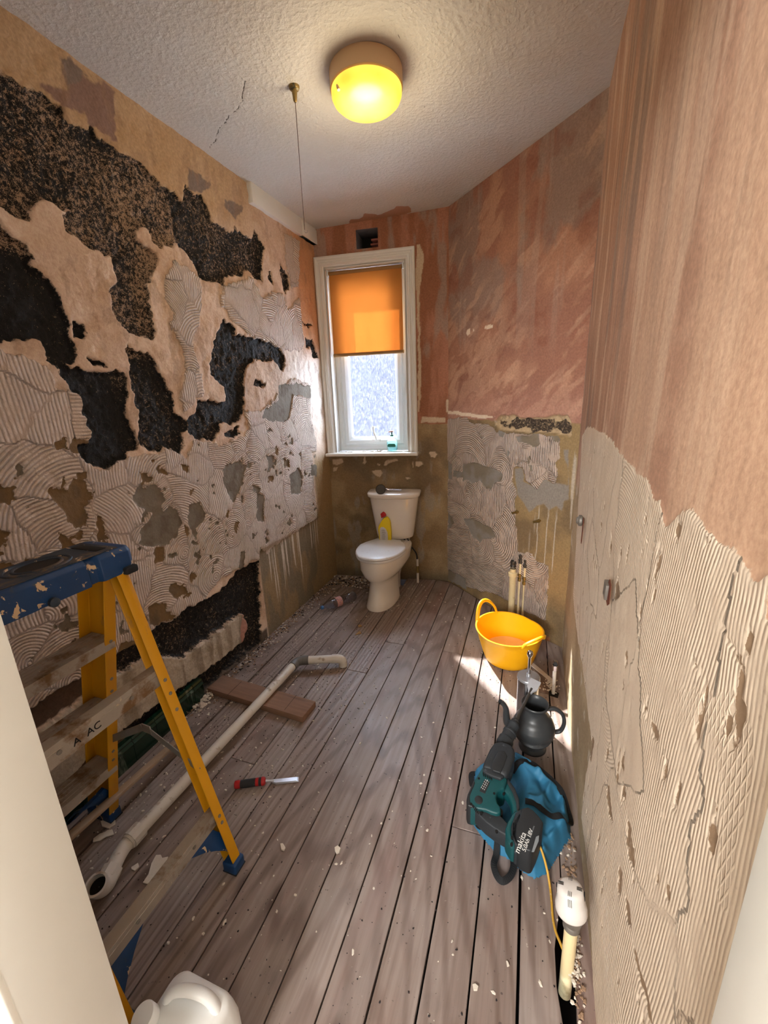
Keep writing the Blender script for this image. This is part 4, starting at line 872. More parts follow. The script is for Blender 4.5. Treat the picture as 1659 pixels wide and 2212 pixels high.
for z in (.275, .545, .808):
    x = rAx(z) - .006; mb = MB()
    mb.box((x - .048, (Y0 + Y1) / 2, z - .002), (.096, Y1 - Y0 - .010, .004)); mb.box((x, (Y0 + Y1) / 2, z - .018), (.004, Y1 - Y0 - .010, .036)); mb.box((x - .095, (Y0 + Y1) / 2, z - .014), (.003, Y1 - Y0 - .010, .028))
    for q in range(5): mb.box((x - .018 - q * .017, (Y0 + Y1) / 2, z + .0008), (.005, Y1 - Y0 - .014, .002))
    mb.build('tread', M['lad_alu'], lad, world=True, bevel=.0008, seg=1)
for z, h in ((.712, .056), (.205, .046)):
    x = rBx(z) - .010; mb = MB()
    mb.box((x, (Y0 + Y1) / 2, z), (.003, Y1 - Y0 - .010, h)); mb.box((x - .017, (Y0 + Y1) / 2, z + h / 2 - .0015), (.034, Y1 - Y0 - .010, .003)); mb.box((x - .006, (Y0 + Y1) / 2, z - h / 2 + .0015), (.012, Y1 - Y0 - .010, .003))
    mb.box((x + .001, (Y0 + Y1) / 2, z + h * .18), (.004, Y1 - Y0 - .012, .002))
    rb = mb.build('rear_bar', M['lad_alu'], lad, world=True, bevel=.0008, seg=1)
    for yy in (Y1 - .12, Y0 + .12): MB().lathe([(.006, -.001), (.006, .0025), (.003, .0035)], 12, frame((x + .002, yy, z + .002), (1, 0, 0))).build('rivet', M['dull_metal'], rb, world=True, smooth=True)
zz = .712; text_part('marking', 'A  AC', .028, frame((rBx(zz) - .0075, .560, zz - .004), (1, 0, 0), (0, 1, 0)), M['slot_black'], lad, .0004)
# blue corner braces at the feet
BR = [(0.808,0.117),(0.764,0.193),(0.736,0.215),(0.709,0.227),(0.678,0.235),(0.65,0.241),(0.629,0.238),(0.666,0.198),(0.714,0.15),(0.749,0.116),(0.779,0.08),(0.797,0.046),(0.814,0.005),(0.823,-0.03)]
def brace(mirror, fx):
    vs = []; n = len(BR)
    for dx in (-.028, -.012):
        for y, z in BR:
            y = min(y, .800); yy = (Y0 + Y1 - y) if mirror else y; vs.append((fx(z) - .004 + dx, yy, min(max(z, .004), .182)))
    fs = [tuple(range(n - 1, -1, -1)), tuple(range(n, 2 * n))] + [(i, (i + 1) % n, n + (i + 1) % n, n + i) for i in range(n)]
    return MB().add(vs, fs)
for mir in (False, True):
    for fx in (rAx, rBx):
        brace(mir, fx).build('foot_brace', M['lad_blue'], lad, world=True, bevel=.002)
        yw = Y0 if mir else Y1; x = fx(.02); w = .115 if fx is rAx else .044
        f = MB().box((x - w / 2 + .003, yw - (.018 if not mir else -.018), .020), (w + .008, .048, .040)).build('foot', M['lad_blue'], lad, world=True, bevel=.006, seg=3)
        MB().box((x - w / 2 + .003, yw - (.018 if not mir else -.018), .003), (w + .010, .050, .006)).build('rubber_pad', M['rubber'], f, world=True, bevel=.002)
# spreaders
for yy in (Y1 - .018, Y0 + .018):
    s_ = MB(); a, j1, j2, b = (rAx(.385) - .02, yy, .385), (-1.165, yy, .488), (-1.12, yy - .006, .492), (rBx(.385) - .004, yy, .382)
    s_.beam(a, j1, .003, .026, (0, 0, 1)).beam(j1, j2, .004, .030, (0, 0, 1)).beam((-1.14, yy - .006, .496), b, .003, .022, (0, 0, 1))
    s_.build('spreader', M['dull_metal'], lad, world=True, bevel=.0008, seg=1)
# top cap with scalloped sides, tool trays and a rubber corner
mb = MB()
def capsec(y, x0, x1, z1):
    return [(x0, y, 1.040), (x1, y, 1.040), (x1 - .004, y, z1 - .012), (x1 - .016, y, z1), (x0 + .016, y, z1), (x0 + .004, y, z1 - .012)]
prof = [(.322, .012), (.335, .0), (.440, .0), (.448, .014), (.470, .016), (.480, .0), (.560, .0), (.575, .003), (.700, .001), (.708, .014), (.728, .015), (.736, .0), (.822, .0), (.838, .012)]
mb.loft([capsec(y, -1.292 + d, -1.098 - d, 1.114 - d * .3) for y, d in prof])
cap = mb.build('ladder_top', M['lad_blue'], lad, world=True, bevel=.003, seg=2)
cap['label'] = 'scuffed blue plastic ladder top with trays'
for yy, rx, ry in ((.64, .058, .075), (.46, .052, .060)):
    mb = MB()
    for s in (1.0, .72):
        pts = [(-1.195 + rx * s * math.cos(a), yy + ry * s * math.sin(a), 1.115) for a in [2 * math.pi * q / 36 for q in range(37)]]
        mb.tube(pts, .0045, 8, cap=False)
    mb.build('tray_ridge', M['lad_blue_dirty'], cap, world=True, smooth=True)
    MB().lathe([(.001, .0), (.62, .0), (.66, .001), (.66, .002)], 36, Matrix.Translation((-1.195, yy, 1.1140)) @ Matrix.Diagonal((rx, ry, 1, 1))).build('tray', M['slot_black'], cap, world=True)
mb = MB(); mb.box((-1.195, .575, 1.1148), (.150, .46, .0016)); mb.build('top_face', M['lad_blue_dirty'], cap, world=True)
MB().box((-1.195, .775, 1.1160), (.100, .030, .003)).build('slot', M['slot_black'], cap, world=True, bevel=.001)
MB().box((-1.097, .812, 1.046), (.026, .040, .022)).build('corner_bumper', M['rubber'], cap, world=True, bevel=.006, seg=3)
MB().lathe([(.012, 0), (.012, .010), (.007, .013)], 16, frame((-1.100, .600, 1.046), (1, 0, 0))).build('knob', M['lad_blue_dirty'], cap, world=True, smooth=True)

# long loose batten between the ladder's feet, left
bt = thing('wooden_batten', 'long thin wooden batten lying between the ladder feet by the left wall', 'batten', (-1.42, .85, .03))
MB().beam((-1.445, 1.16, .045), (-1.352, .50, .175), .030, .014, (0, 0, 1)).build('strip', M['batten'], bt, world=True, bevel=.0015)

# ================================================================ WASTE PIPE
wp = thing('waste_pipe', 'long dirty white plastic waste pipe with elbows lying across the timber block', 'pipe', (-1.24, 1.2, 0))
R_ = .0225
A_, B_ = Vector((-1.225, 1.762, .056)), Vector((-1.253, .745, .050))
MB().tube([A_, B_], R_, 24).build('straight_pipe', M['white_pipe'], wp, world=True, smooth=True)
E_ = Vector((-1.018, 1.880, .050))
j = Vector((-1.213, 1.800, .054))
el = MB().tube([A_ + Vector((0, -.030, 0)), A_ + Vector((0, .002, 0))], R_ + .004, 24).tube([A_ + Vector((0, -.002, 0)), A_ + Vector((.003, .018, 0)), j + Vector((.004, -.004, 0)), j + Vector((.018, .006, 0))], R_ + .0025, 24).tube([j + Vector((.014, .004, 0)), j + Vector((.046, .017, 0))], R_ + .004, 24)
el.build('grey_elbow', M['grey_pvc'], wp, world=True, smooth=True, angle=50)['label'] = 'dark grey angled pipe joint'
MB().tube([j + Vector((.03, .010, 0)), E_], R_, 24).build('short_pipe', M['white_pipe'], wp, world=True, smooth=True)
e0 = E_; d_ = Vector((.93, .36, 0)).normalized()
MB().tube([e0 - d_ * .028, e0 + d_ * .004, e0 + d_ * .020 + Vector((0, 0, -.004)), e0 + d_ * .030 + Vector((0, 0, -.014)), e0 + d_ * .034 + Vector((0, 0, -.028)), e0 + d_ * .034 + Vector((0, 0, -.047))], R_ + .0028, 24).build('end_elbow', M['white_pipe'], wp, world=True, smooth=True)
MB().tube([B_ + Vector((0, .018, 0)), B_ + Vector((-.0, -.026, 0))], R_ + .0085, 12).tube([B_ + Vector((0, -.02, 0)), B_ + Vector((0, -.034, 0))], R_ + .0045, 24).build('collar_nut', M['white_pipe'], wp, world=True)
c_ = [B_ + Vector((0, -.02, 0)), B_ + Vector((.001, -.050, -.001)), Vector((-1.247, .672, .046)), Vector((-1.236, .648, .046)), Vector((-1.228, .630, .046))]
MB().tube(catmull(c_, 5), R_ + .001, 24).build('bend', M['white_pipe'], wp, world=True, smooth=True)
MB().tube([Vector((-1.230, .636, .046)), Vector((-1.218, .604, .046))], R_ + .0095, 8).build('hex_nut', M['white_pipe'], wp, world=True)
c_ = catmull([Vector((-1.222, .614, .046)), Vector((-1.212, .597, .046)), Vector((-1.210, .583, .052)), Vector((-1.206, .574, .068)), Vector((-1.202, .568, .086))], 5)
R_ = .0285
mb = MB().tube(c_, R_ + .001, 28, cap=False); q = c_[-1]; t_ = (c_[-1] - c_[-2]).normalized()
mb.tube([q - t_ * .003, q + t_ * .004], R_ + .0035, 28, cap=False); mb.tube([q + t_ * .004, q - t_ * .028], R_ - .003, 28, cap=False)
fm = frame(q + t_ * .004, t_); mb.lathe([(R_ - .003, 0), (R_ + .0035, 0)], 28, fm, False, False)
mb.build('open_end', M['white_pipe'], wp, world=True, smooth=True, angle=50)
MB().lathe([(.001, 0), (R_ - .002, 0)], 20, frame(q - t_ * .024, t_), False, False).build('pipe_inside', M['void'], wp, world=True)
# timber under it
tm = thing('timber_block', 'sawn timber block lying on the floor under the white waste pipe', 'timber', (-1.285, 1.505, 0), math.radians(-3.5))
mb = MB().box((0, 0, .0165), (.61, .118, .033)); mb.build('block', M['timber'], tm, bevel=.002)
for cx in (-.16, .19): MB().box((cx, 0, .0331), (.0015, .114, .0008), Matrix.Rotation(.05, 4, 'Z')).build('saw_line', M['dirt_bit'], tm)
# chisel
ch = thing('wood_chisel', 'red and black handled wood chisel lying on the floor by the ladder', 'chisel', (-1.070, 1.035, .0165), math.atan2(.112, .225))
MB().lathe([(.008, 0), (.0145, .003), (.0155, .012), (.0135, .035), (.014, .07), (.0155, .092), (.0155, .097)], 24, frame((0, 0, 0), (1, 0, 0))).build('handle', M['red'], ch, smooth=True)
MB().lathe([(.0140, .018), (.0148, .030), (.0150, .050), (.0150, .066), (.0150, .100), (.0155, .104), (.0158, .112), (.012, .116)], 24, frame((0, 0, 0), (1, 0, 0))).build('grip', M['black_plastic'], ch, smooth=True)
MB().lathe([(.0162, .108), (.0165, .114), (.014, .121), (.007, .124)], 24, frame((0, 0, 0), (1, 0, 0))).build('ferrule', M['red'], ch, smooth=True)
mb = MB().tube([(.118, 0, 0), (.140, 0, -.003), (.156, 0, -.006)], [.0055, .0045, .006], 14)
mb.loft([[(.150, -.006, -.010), (.150, .006, -.010), (.150, .006, -.003), (.150, -.006, -.003)], [(.165, -.0115, -.0135), (.165, .0115, -.0135), (.165, .0085, -.007), (.165, -.0085, -.007)], [(.245, -.0115, -.0155), (.245, .0115, -.0155), (.245, .0085, -.0105), (.245, -.0085, -.0105)], [(.256, -.0115, -.0160), (.256, .0115, -.0160), (.256, .0113, -.0155), (.256, -.0113, -.0155)]])
mb.build('blade', M['steel'], ch, smooth=True, angle=25)

# ================================================================ TOILET
TR = math.atan2(BU.y, BU.x)
to = thing('toilet', 'white close-coupled toilet with the lid down, under the window', 'toilet', (-1.045, 3.150, 0), TR)
def oval(rx, yf, yb, z, n=40, pf=2.2, pb=3.2, nb=1.0):
    cy = (yf + yb) / 2 + (yb - yf) * .12; out = []
    for i in range(n):
        a = 2 * math.pi * i / n; c, s = math.cos(a), math.sin(a); p = pf if s < 0 else pb
        x = math.copysign(abs(c) ** (2 / p), c) * rx; yy = math.copysign(abs(s) ** (2 / p), s)
        y = cy + (yy * (cy - yf) if s < 0 else yy * (yb - cy))
        if s > 0: x *= 1 - (1 - nb) * abs(yy)
        out.append((x, y, z))
    return out
mb = MB().loft([oval(.112, -.615, -.26, 0), oval(.113, -.617, -.255, .012), oval(.104, -.605, -.24, .05), oval(.094, -.582, -.22, .12), oval(.092, -.572, -.20, .18), oval(.098, -.578, -.17, .212), oval(.122, -.600, -.13, .228), oval(.148, -.620, -.10, .26), oval(.170, -.634, -.08, .305), oval(.172, -.635, -.06, .35), oval(.174, -.636, -.05, .380), oval(.168, -.632, -.05, .388)])
mb.build('pan', M['ceramic'], to, smooth=True, angle=60).rotation_euler = (0, 0, math.radians(-7.0))
mb = MB().loft([oval(.06, -.36, -.10, .0, pf=3, pb=4), oval(.058, -.36, -.08, .10, pf=3, pb=4), oval(.10, -.30, -.02, .33, pf=3, pb=4), oval(.125, -.26, -.005, .385, pf=4, pb=5), oval(.120, -.26, -.005, .398, pf=4, pb=5)])
mb.build('pan_shelf', M['ceramic'], to, smooth=True, angle=60).rotation_euler = (0, 0, math.radians(-7.0))
mb = MB().loft([oval(.178, -.642, -.205, .388, nb=.66), oval(.181, -.646, -.203, .396, nb=.66), oval(.178, -.642, -.205, .405, nb=.66)]); mb.build('seat', M['seat_white'], to, smooth=True, angle=50).rotation_euler = (0, 0, math.radians(-7.0))
mb = MB().loft([oval(.179, -.644, -.205, .408, nb=.66), oval(.184, -.650, -.202, .413, nb=.66), oval(.183, -.649, -.203, .422, nb=.66), oval(.174, -.639, -.210, .428, nb=.66), oval(.12, -.56, -.28, .430, nb=.7), oval(.02, -.44, -.40, .431)]); mb.build('lid', M['seat_white'], to, smooth=True, angle=60).rotation_euler = (0, 0, math.radians(-7.0))
for x in (-.075, .075): MB().lathe([(.014, .395), (.014, .412), (.010, .418)], 16, Matrix.Translation((x, -.195, 0))).build('hinge', M['seat_white'], to, smooth=True).rotation_euler = (0, 0, math.radians(-7.0))
mb = MB().loft([oval(.130, -.172, -.012, .412, pf=2.6, pb=9), oval(.146, -.184, -.010, .420, pf=2.6, pb=9), oval(.152, -.190, -.008, .45, pf=2.6, pb=9), oval(.196, -.215, -.006, .752, pf=2.6, pb=9)]); 
ci = mb.build('cistern', M['ceramic'], to, smooth=True, angle=50)
mb = MB().loft([oval(.199, -.220, -.002, .750, pf=2.7, pb=9), oval(.209, -.230, -.002, .756, pf=2.7, pb=9), oval(.211, -.232, -.002, .778, pf=2.7, pb=9), oval(.205, -.226, -.004, .788, pf=2.7, pb=9), oval(.12, -.16, -.04, .793, pf=2.7, pb=6), oval(.02, -.11, -.09, .795)]); mb.build('cistern_lid', M['ceramic'], to, smooth=True, angle=60)
MB().tube(catmull([(.10, -.12, .415), (.125, -.13, .36), (.13, -.10, .33), (.12, -.06, .28)], 6), .006, 10).build('overflow_hose', M['black_plastic'], to, smooth=True)
# supply pipe by the toilet
sp_ = thing('water_supply_pipe', 'short white supply pipe with a hose rising from the floor right of the toilet', 'pipe', (-.86, 3.10, 0))
MB().tube([(-.862, 3.105, -.02), (-.862, 3.105, .10)], .010, 14).build('riser', M['white_pipe'], sp_, world=True, smooth=True)
MB().tube([(-.862, 3.105, .09), (-.862, 3.105, .15)], .013, 10).build('coupling', M['brass'], sp_, world=True, smooth=True)
MB().tube([(-.862, 3.105, .14), (-.864, 3.105, .21)], .009, 12).build('valve', M['white_pipe'], sp_, world=True, smooth=True)
MB().tube(catmull([(-.864, 3.105, .20), (-.866, 3.09, .26), (-.89, 3.06, .32), (-.93, 3.02, .37), (-.95, 3.03, .41)], 6), .006, 10).build('hose', M['black_plastic'], sp_, world=True, smooth=True)
# shower head on the cistern lid
sh = thing('shower_head', 'chrome hand shower head lying on the toilet cistern lid', 'shower head', (-1.085, 3.02, .806))
MB().lathe([(.008, -.016), (.027, -.014), (.0375, -.003), (.038, .004), (.034, .008)], 28, frame((-1.100, 2.945, .822), (.25, -.9, .35))).build('spray_plate', M['dark_metal'], sh, world=True, smooth=True)
MB().lathe([(.0385, .001), (.0405, .004), (.0385, .009)], 28, frame((-1.100, 2.945, .822), (.25, -.9, .35)), False, False).build('rim', M['chrome'], sh, world=True, smooth=True)
MB().tube(catmull([(-1.095, 3.00, .816), (-1.055, 3.005, .808), (-1.02, 3.01, .806), (-.955, 3.02, .806)], 5), [.010] * 5 + [.009] * 5 + [.0085] * 6, 14).build('handle', M['chrome'], sh, world=True, smooth=True)
# toilet cleaner
tc = thing('toilet_cleaner', 'yellow toilet cleaner bottle with a red cap, leaning on the cistern', 'bottle', (-1.068, 2.922, .400), TR)
k_ = .00076; mt = Matrix.Rotation(math.radians(-3), 4, 'X')
bo = [(-60, 0), (62, 0), (64, 120), (58, 215), (46, 255), (22, 282), (-12, 262), (-40, 225), (-68, 180), (-72, 140), (-66, 60)]
mb = MB().prism([(a * k_, b * k_) for a, b in bo], -.020, .020, mt @ Matrix.Rotation(math.pi / 2, 4, 'X')); mb.build('bottle_body', M['yellow_bottle'], tc, bevel=.007, seg=4)
ca = [(-36, 262), (14, 288), (4, 315), (-18, 330), (-26, 322), (-44, 308)]
MB().prism([(a * k_, b * k_) for a, b in ca], -.013, .013, mt @ Matrix.Rotation(math.pi / 2, 4, 'X')).build('cap', M['red'], tc, bevel=.004, seg=3)
bw_ = 0
la_ = [(-54, 8), (30, 8), (30, 80), (26, 120), (10, 155), (-12, 172), (-38, 172), (-54, 150)]
MB().prism([(a * k_, b * k_) for a, b in la_], .0200, .0206, mt @ Matrix.Rotation(math.pi / 2, 4, 'X')).build('label', M['label_paper'], tc)
mb = MB()
for r in range(11):
    mb.box((-.010 + random.uniform(-.004, .001), -.0209, .032 + r * .0078), (random.uniform(.018, .034), .0004, .0016), mt)
mb.box((-.022, -.0209, .014), (.014, .0004, .007), mt); mb.box((.008, -.0209, .012), (.013, .0004, .009), mt)
mb.build('label_print', M['print_dark'], tc)
# drinks bottle on the floor
db = thing('water_bottle', 'empty clear plastic bottle with a blue cap lying left of the toilet', 'bottle', (-1.408, 2.425, .038), math.atan2(.262, .165))
fx_ = frame((0, 0, 0), (1, 0, 0))
MB().lathe([(.011, .014), (.012, .028), (.022, .050), (.034, .078), (.037, .100), (.0355, .108), (.037, .115), (.0355, .122), (.0365, .130), (.0365, .170), (.0335, .176), (.0365, .184), (.0335, .192), (.0365, .200), (.0335, .208), (.0365, .216), (.0335, .224), (.0365, .234), (.0365, .282), (.030, .296), (.012, .290)], 28, fx_, False, True).build('bottle_body', M['clear_bottle'], db, smooth=True)
MB().lathe([(.0133, 0), (.0138, .001), (.0138, .015), (.0128, .017)], 20, fx_).build('cap', M['cap_blue'], db, smooth=True)
MB().lathe([(.0375, .120), (.0375, .166)], 28, fx_, False, False).build('label', M['pink_label'], db, smooth=True)
# soap dispenser on the sill
q = BP + BU * .520 + BN * .055 + Vector((0, 0, 1.0845))
so = thing('soap_dispenser', 'clear soap dispenser with a green and pink pump on the window sill', 'soap bottle', q, TR)
MB().loft([oval(.034, -.019, .019, 0, 28, 2.2, 2.2), oval(.040, -.021, .021, .006, 28, 2.2, 2.2), oval(.044, -.022, .022, .045, 28, 2.2, 2.2), oval(.042, -.021, .021, .075, 28, 2.2, 2.2), oval(.032, -.018, .018, .100, 28, 2.2, 2.2), oval(.014, -.012, .012, .114, 28, 2, 2), oval(.012, -.011, .011, .122, 28, 2, 2)]).build('bottle_body', M['soap_clear'], so, smooth=True)
MB().lathe([(.013, .118), (.013, .130), (.006, .132), (.0045, .152)], 18).build('pump_collar', M['green_pump'], so, smooth=True)
MB().tube([(.012, 0, .156), (0, 0, .157), (-.026, 0, .153)], [.006, .007, .0045], 12).build('pump_spout', M['pink_label'], so, smooth=True)
text_part('lettering', 'Palmolive', .0125, Matrix.Translation((0, -.0228, .078)) @ Matrix.Rotation(math.pi / 2, 4, 'X'), M['print_dark'], so, .0002, False)
MB().loft([oval(.030, -.0232, -.020, .034, 20, 2, 2), oval(.034, -.0235, -.020, .046, 20, 2, 2), oval(.026, -.0232, -.020, .060, 20, 2, 2)]).build('label', M['green_pump'], so, smooth=True)

# ================================================================ YELLOW BUCKET
BX, BY = -.078, 2.235
bu = thing('rubber_bucket', 'yellow flexible rubber bucket with two handles holding murky water', 'bucket', (BX, BY, 0))
def brim(a):   # rim height and radius per angle
    da = math.cos(a - math.radians(142))
    return .205 + .012 * abs(da), (.178 + .010 * abs(da))
n = 64; rings = []
def bring(f, inset=0.0):
    out = []
    for i in range(n):
        a = 2 * math.pi * i / n; zr, rr = brim(a); rb = .128
        z = f * zr; r = rb + (rr - rb) * (f ** .8) - inset
        out.append((r * math.cos(a) - .004 * f, r * math.sin(a) * 1.0 - .022 * f, z))
    return out
def lift(R, dz): return [(x, y, z + dz) for x, y, z in R]
base = [(x * .9, y * .9, 0) for x, y, z in bring(0)]
R = [base, lift(bring(0), .010)] + [bring(f) for f in (.08, .2, .4, .6, .8, .95)] + [[(x * 1.015, y * 1.015, z) for x, y, z in bring(.97)], [(x * 1.015, y * 1.015, z) for x, y, z in bring(1.0)], bring(1.0, .005)] + [bring(f, .005) for f in (.9, .6, .3, .1)] + [lift(bring(0, .008), .010)]
MB().loft(R, cap0=True, cap1=True).build('tub', M['bucket'], bu, smooth=True, angle=60)
for ac, hh, lean in ((142, .085, .012), (-40, .040, .022)):
    pts = []; h2 = []
    for i in range(17):
        t_ = i / 16; a = math.radians(ac - 26 + 52 * t_); zr, rr = brim(a); s = math.sin(math.pi * t_)
        pts.append((rr * math.cos(a) - .004 + lean * s * math.cos(a), rr * math.sin(a) - .022 + lean * s * math.sin(a), zr - .012 + (hh + .012) * s ** .6))
    MB().tube(pts, .0115, 12, flat=.6).build('handle', M['bucket'], bu, smooth=True)
wr = [(x, y, .062) for x, y, z in bring(.30, .007)]
MB().loft([[(x, y, .030) for x, y, z in bring(.15, .009)], wr]).build('water', M['murky'], bu)
pg = thing('rubber_plug', 'small black rubber plug floating in the yellow bucket', 'plug', (BX - .045, BY - .075, .061))
MB().lathe([(.012, 0), (.016, .004), (.016, .016), (.010, .022), (.004, .026)], 16).build('plug', M['rubber'], pg, smooth=True)

# ================================================================ PIPES IN THE CORNER
def pipe_thing(name, label, x, y, z1, r, parts):
    t_ = thing(name, label, 'pipe', (x, y, 0))
    MB().tube([(0, 0, -.03), (0, 0, z1)], r, 20).build('riser', M['cream_pipe'], t_, smooth=True)
    for nm, m_, prof in parts: MB().lathe(prof, 20).build(nm, M[m_], t_, smooth=True, angle=35)
    return t_
pipe_thing('capped_waste_stub', 'thick cream waste pipe with a dark threaded top, left of three in the corner', -.092, 2.700, .345, .0215,
    [('collar', 'cream_pipe', [(.0225, .318), (.030, .322), (.031, .345), (.027, .350), (.0225, .352)]), ('upper_pipe', 'cream_pipe', [(.0185, .34), (.0185, .385)]),
     ('threaded_top', 'dark_metal', [(.019, .375), (.020, .380), (.018, .385), (.020, .390), (.018, .395), (.020, .400), (.018, .405), (.0195, .410), (.0175, .430), (.014, .430), (.014, .40)])])
pipe_thing('tall_supply_riser', 'taller thin cream pipe with a brass valve, middle of three in the corner', -.046, 2.675, .44, .0085,
    [('valve_body', 'brass', [(.010, .30), (.015, .303), (.015, .325), (.011, .328), (.011, .335), (.015, .338), (.015, .352), (.010, .354)]), ('top_nut', 'dark_metal', [(.010, .425), (.015, .428), (.015, .455), (.011, .458), (.012, .47), (.014, .475), (.012, .487), (.008, .487)])])
pipe_thing('short_supply_riser', 'shorter thin cream pipe with a brass valve, right of three in the corner', -.016, 2.648, .43, .0085,
    [('valve_body', 'brass', [(.010, .29), (.015, .293), (.015, .315), (.011, .318), (.011, .325), (.015, .328), (.015, .345), (.010, .347)]), ('top_nut', 'dark_metal', [(.010, .41), (.014, .413), (.014, .436), (.010, .44), (.011, .462), (.008, .464)])])
for nm, lb, s_, z_ in (('tap_stub', 'small brass pipe stub poking from the corner wall, the left one', .765, .765), ('tap_stub', 'small brass pipe stub poking from the corner wall, the right one', .944, .750)):
    p_ = DP + DU * s_ + Vector((0, 0, z_)); o = thing(nm, lb, 'pipe stub', p_, 0, 'brass pipe stubs on the corner wall')
    nd = -DN; MB().tube([Vector((0, 0, 0)) - nd * .01, nd * .040, nd * .046], [.007, .007, .009], 12).build('tube', M['brass'], o, smooth=True)
    MB().tube([nd * .004, nd * .014], .012, 6).build('nut', M['brass'], o, smooth=True, angle=20)
# pipe with isolating valve by the right wall
t_ = thing('isolating_valve_pipe', 'white pipe with a chrome elbow valve beside the right wall, behind the brush holder', 'pipe', (.158, 1.990, 0))
MB().tube([(0, 0, -.03), (-.002, 0, .150)], .0085, 16).build('riser', M['white_pipe'], t_, smooth=True)
MB().tube([(-.002, 0, .140), (-.002, 0, .168)], .013, 6).tube([(-.002, 0, .165), (-.002, 0, .182)], .010, 14).build('nut', M['chrome'], t_, smooth=True, angle=30)
MB().tube([(-.002, .008, .180), (-.004, -.022, .190)], .0125, 16, cap=False).tube([(-.0035, -.022, .190), (-.002, .002, .182)], .009, 16).build('valve_mouth', M['chrome'], t_, smooth=True, angle=50)
MB().lathe([(.001, .0), (.0088, .0)], 14, frame((-.0040, -.0225, .1902), (-.06, -.94, .32)), False, False).build('opening', M['slot_black'], t_)
MB().prism([(-.022, -.02), (.02, -.03), (.028, .01), (.01, .024), (-.018, .018)], .0005, .0015).build('floor_gap', M['void'], t_, world=False)
# wall fittings on the right wall
t_ = thing('wall_nut', 'round grey pipe fitting in the right wall with a rust streak', 'wall fitting', (.205, 1.890, .962))
MB().lathe([(.012, -.01), (.024, 0), (.024, .010), (.018, .012), (.012, .020), (.008, .020)], 6 * 4, frame((0, 0, 0), (-1, 0, 0))).build('flange', M['dull_metal'], t_, smooth=True, angle=30)
MB().prism([(-.014, -.075), (-.004, -.085), (.006, -.07), (.008, .02), (.0, .03), (-.012, .02)], 0, .002, frame((.002, -.060, .0), (-1, 0, 0), (0, -1, 0))).build('rust_streak', M['rust'], t_)
t_ = thing('wall_socket_hole', 'small square metal fitting set in a broken hole low on the right wall', 'wall fitting', (.205, 1.150, .985))
MB().box((-.004, 0, 0), (.012, .032, .046), Matrix.Rotation(.18, 4, 'X')).build('plate', M['dull_metal'], t_, bevel=.002)
MB().prism([(-.024, -.03), (.0, -.036), (.022, -.02), (.020, .03), (-.004, .038), (-.022, .02)], 0, .0015, frame((-.0015, -.020, 0), (-1, 0, 0), (0, -1, 0))).build('hole', M['rust'], t_)

# ================================================================ TOILET BRUSH
tb = thing('toilet_brush_holder', 'shiny metal toilet brush holder with the brush handle sticking up', 'toilet brush', (.030, 1.752, 0))
MB().lathe([(.046, 0), (.047, .004), (.047, .238), (.046, .240)], 48).build('canister', M['brushed'], tb, smooth=True, angle=40)
MB().lathe([(.0475, .236), (.0505, .238), (.0505, .247), (.048, .250), (.010, .2505), (.009, .262), (.0065, .264)], 48).build('lid', M['steel'], tb, smooth=True, angle=40)
MB().lathe([(.0065, .25), (.0065, .345), (.009, .350), (.0125, .358), (.0135, .367), (.0115, .377), (.005, .382)], 24).build('brush_handle', M['chrome'], tb, smooth=True, angle=60)

# ================================================================ EWER
ew = thing('black_ewer', 'dark grey plastic ewer with a curved spout standing behind the drill', 'jug', (.060, 1.605, 0))
pf = [(.052, 0), (.054, .003), (.052, .010), (.044, .016), (.042, .024), (.050, .034), (.062, .048), (.070, .060), (.0685, .063), (.0745, .070), (.073, .073), (.0785, .080), (.077, .083), (.0815, .092), (.082, .108), (.080, .122), (.078, .126), (.077, .128), (.072, .142), (.062, .158), (.0585, .160), (.052, .172), (.047, .184), (.044, .198), (.046, .208), (.053, .215), (.0535, .220), (.050, .223), (.046, .220), (.040, .205), (.040, .19), (.055, .165), (.06, .14)]
MB().lathe([(r * 1.06, z * 1.03) for r, z in pf], 48, None, True, False).build('vessel', M['ewer'], ew, smooth=True, angle=60)
MB().lathe([(.001, .15), (.060, .15)], 24, None, False, False).build('water', M['void'], ew)
sp1 = [Vector(p) for p in ((-.060, -.012, .085), (-.088, -.018, .098), (-.108, -.024, .122), (-.114, -.026, .158), (-.117, -.027, .192), (-.128, -.032, .218), (-.142, -.038, .232))]
c_ = catmull(sp1, 5); MB().tube(c_, [.021 - .0105 * min(1, i / (len(c_) - 1) * 1.3) for i in range(len(c_))], 16, cap=False).build('spout', M['ewer'], ew, smooth=True)
hp = catmull([(.046, .006, .206), (.082, .014, .208), (.112, .020, .180), (.120, .022, .136), (.108, .020, .098), (.080, .014, .088)], 6)
MB().tube(hp, .0105, 14, flat=.75).build('handle', M['ewer'], ew, smooth=True)

# ================================================================ BLUE BAG
bgn = thing('blue_bag', 'crumpled blue fabric bag with black straps on the floor under the drill', 'bag', (.02, 1.25, 0))
OUT = [(-0.009,1.494),(0.018,1.485),(0.044,1.472),(0.089,1.453),(0.141,1.426),(0.184,1.383),(0.196,1.348),(0.201,1.299),(0.194,1.234),(0.162,1.182),(0.123,1.109),(0.108,1.085),(0.075,1.059),(0.042,1.067),(0.013,1.081),(-0.011,1.095),(-0.053,1.104),(-0.114,1.15),(-0.138,1.174),(-0.156,1.253),(-0.174,1.362),(-0.155,1.393),(-0.1,1.448),(-0.052,1.477)]
_P = np.array([[min(p[0], .192), p[1]] for p in OUT]); lo = _P.min(0) - .004; hi = _P.max(0) + .004
st = .0045; gxs = np.arange(lo[0], hi[0], st); gys = np.arange(lo[1], hi[1], st); A, B = np.meshgrid(gxs, gys, indexing='ij')
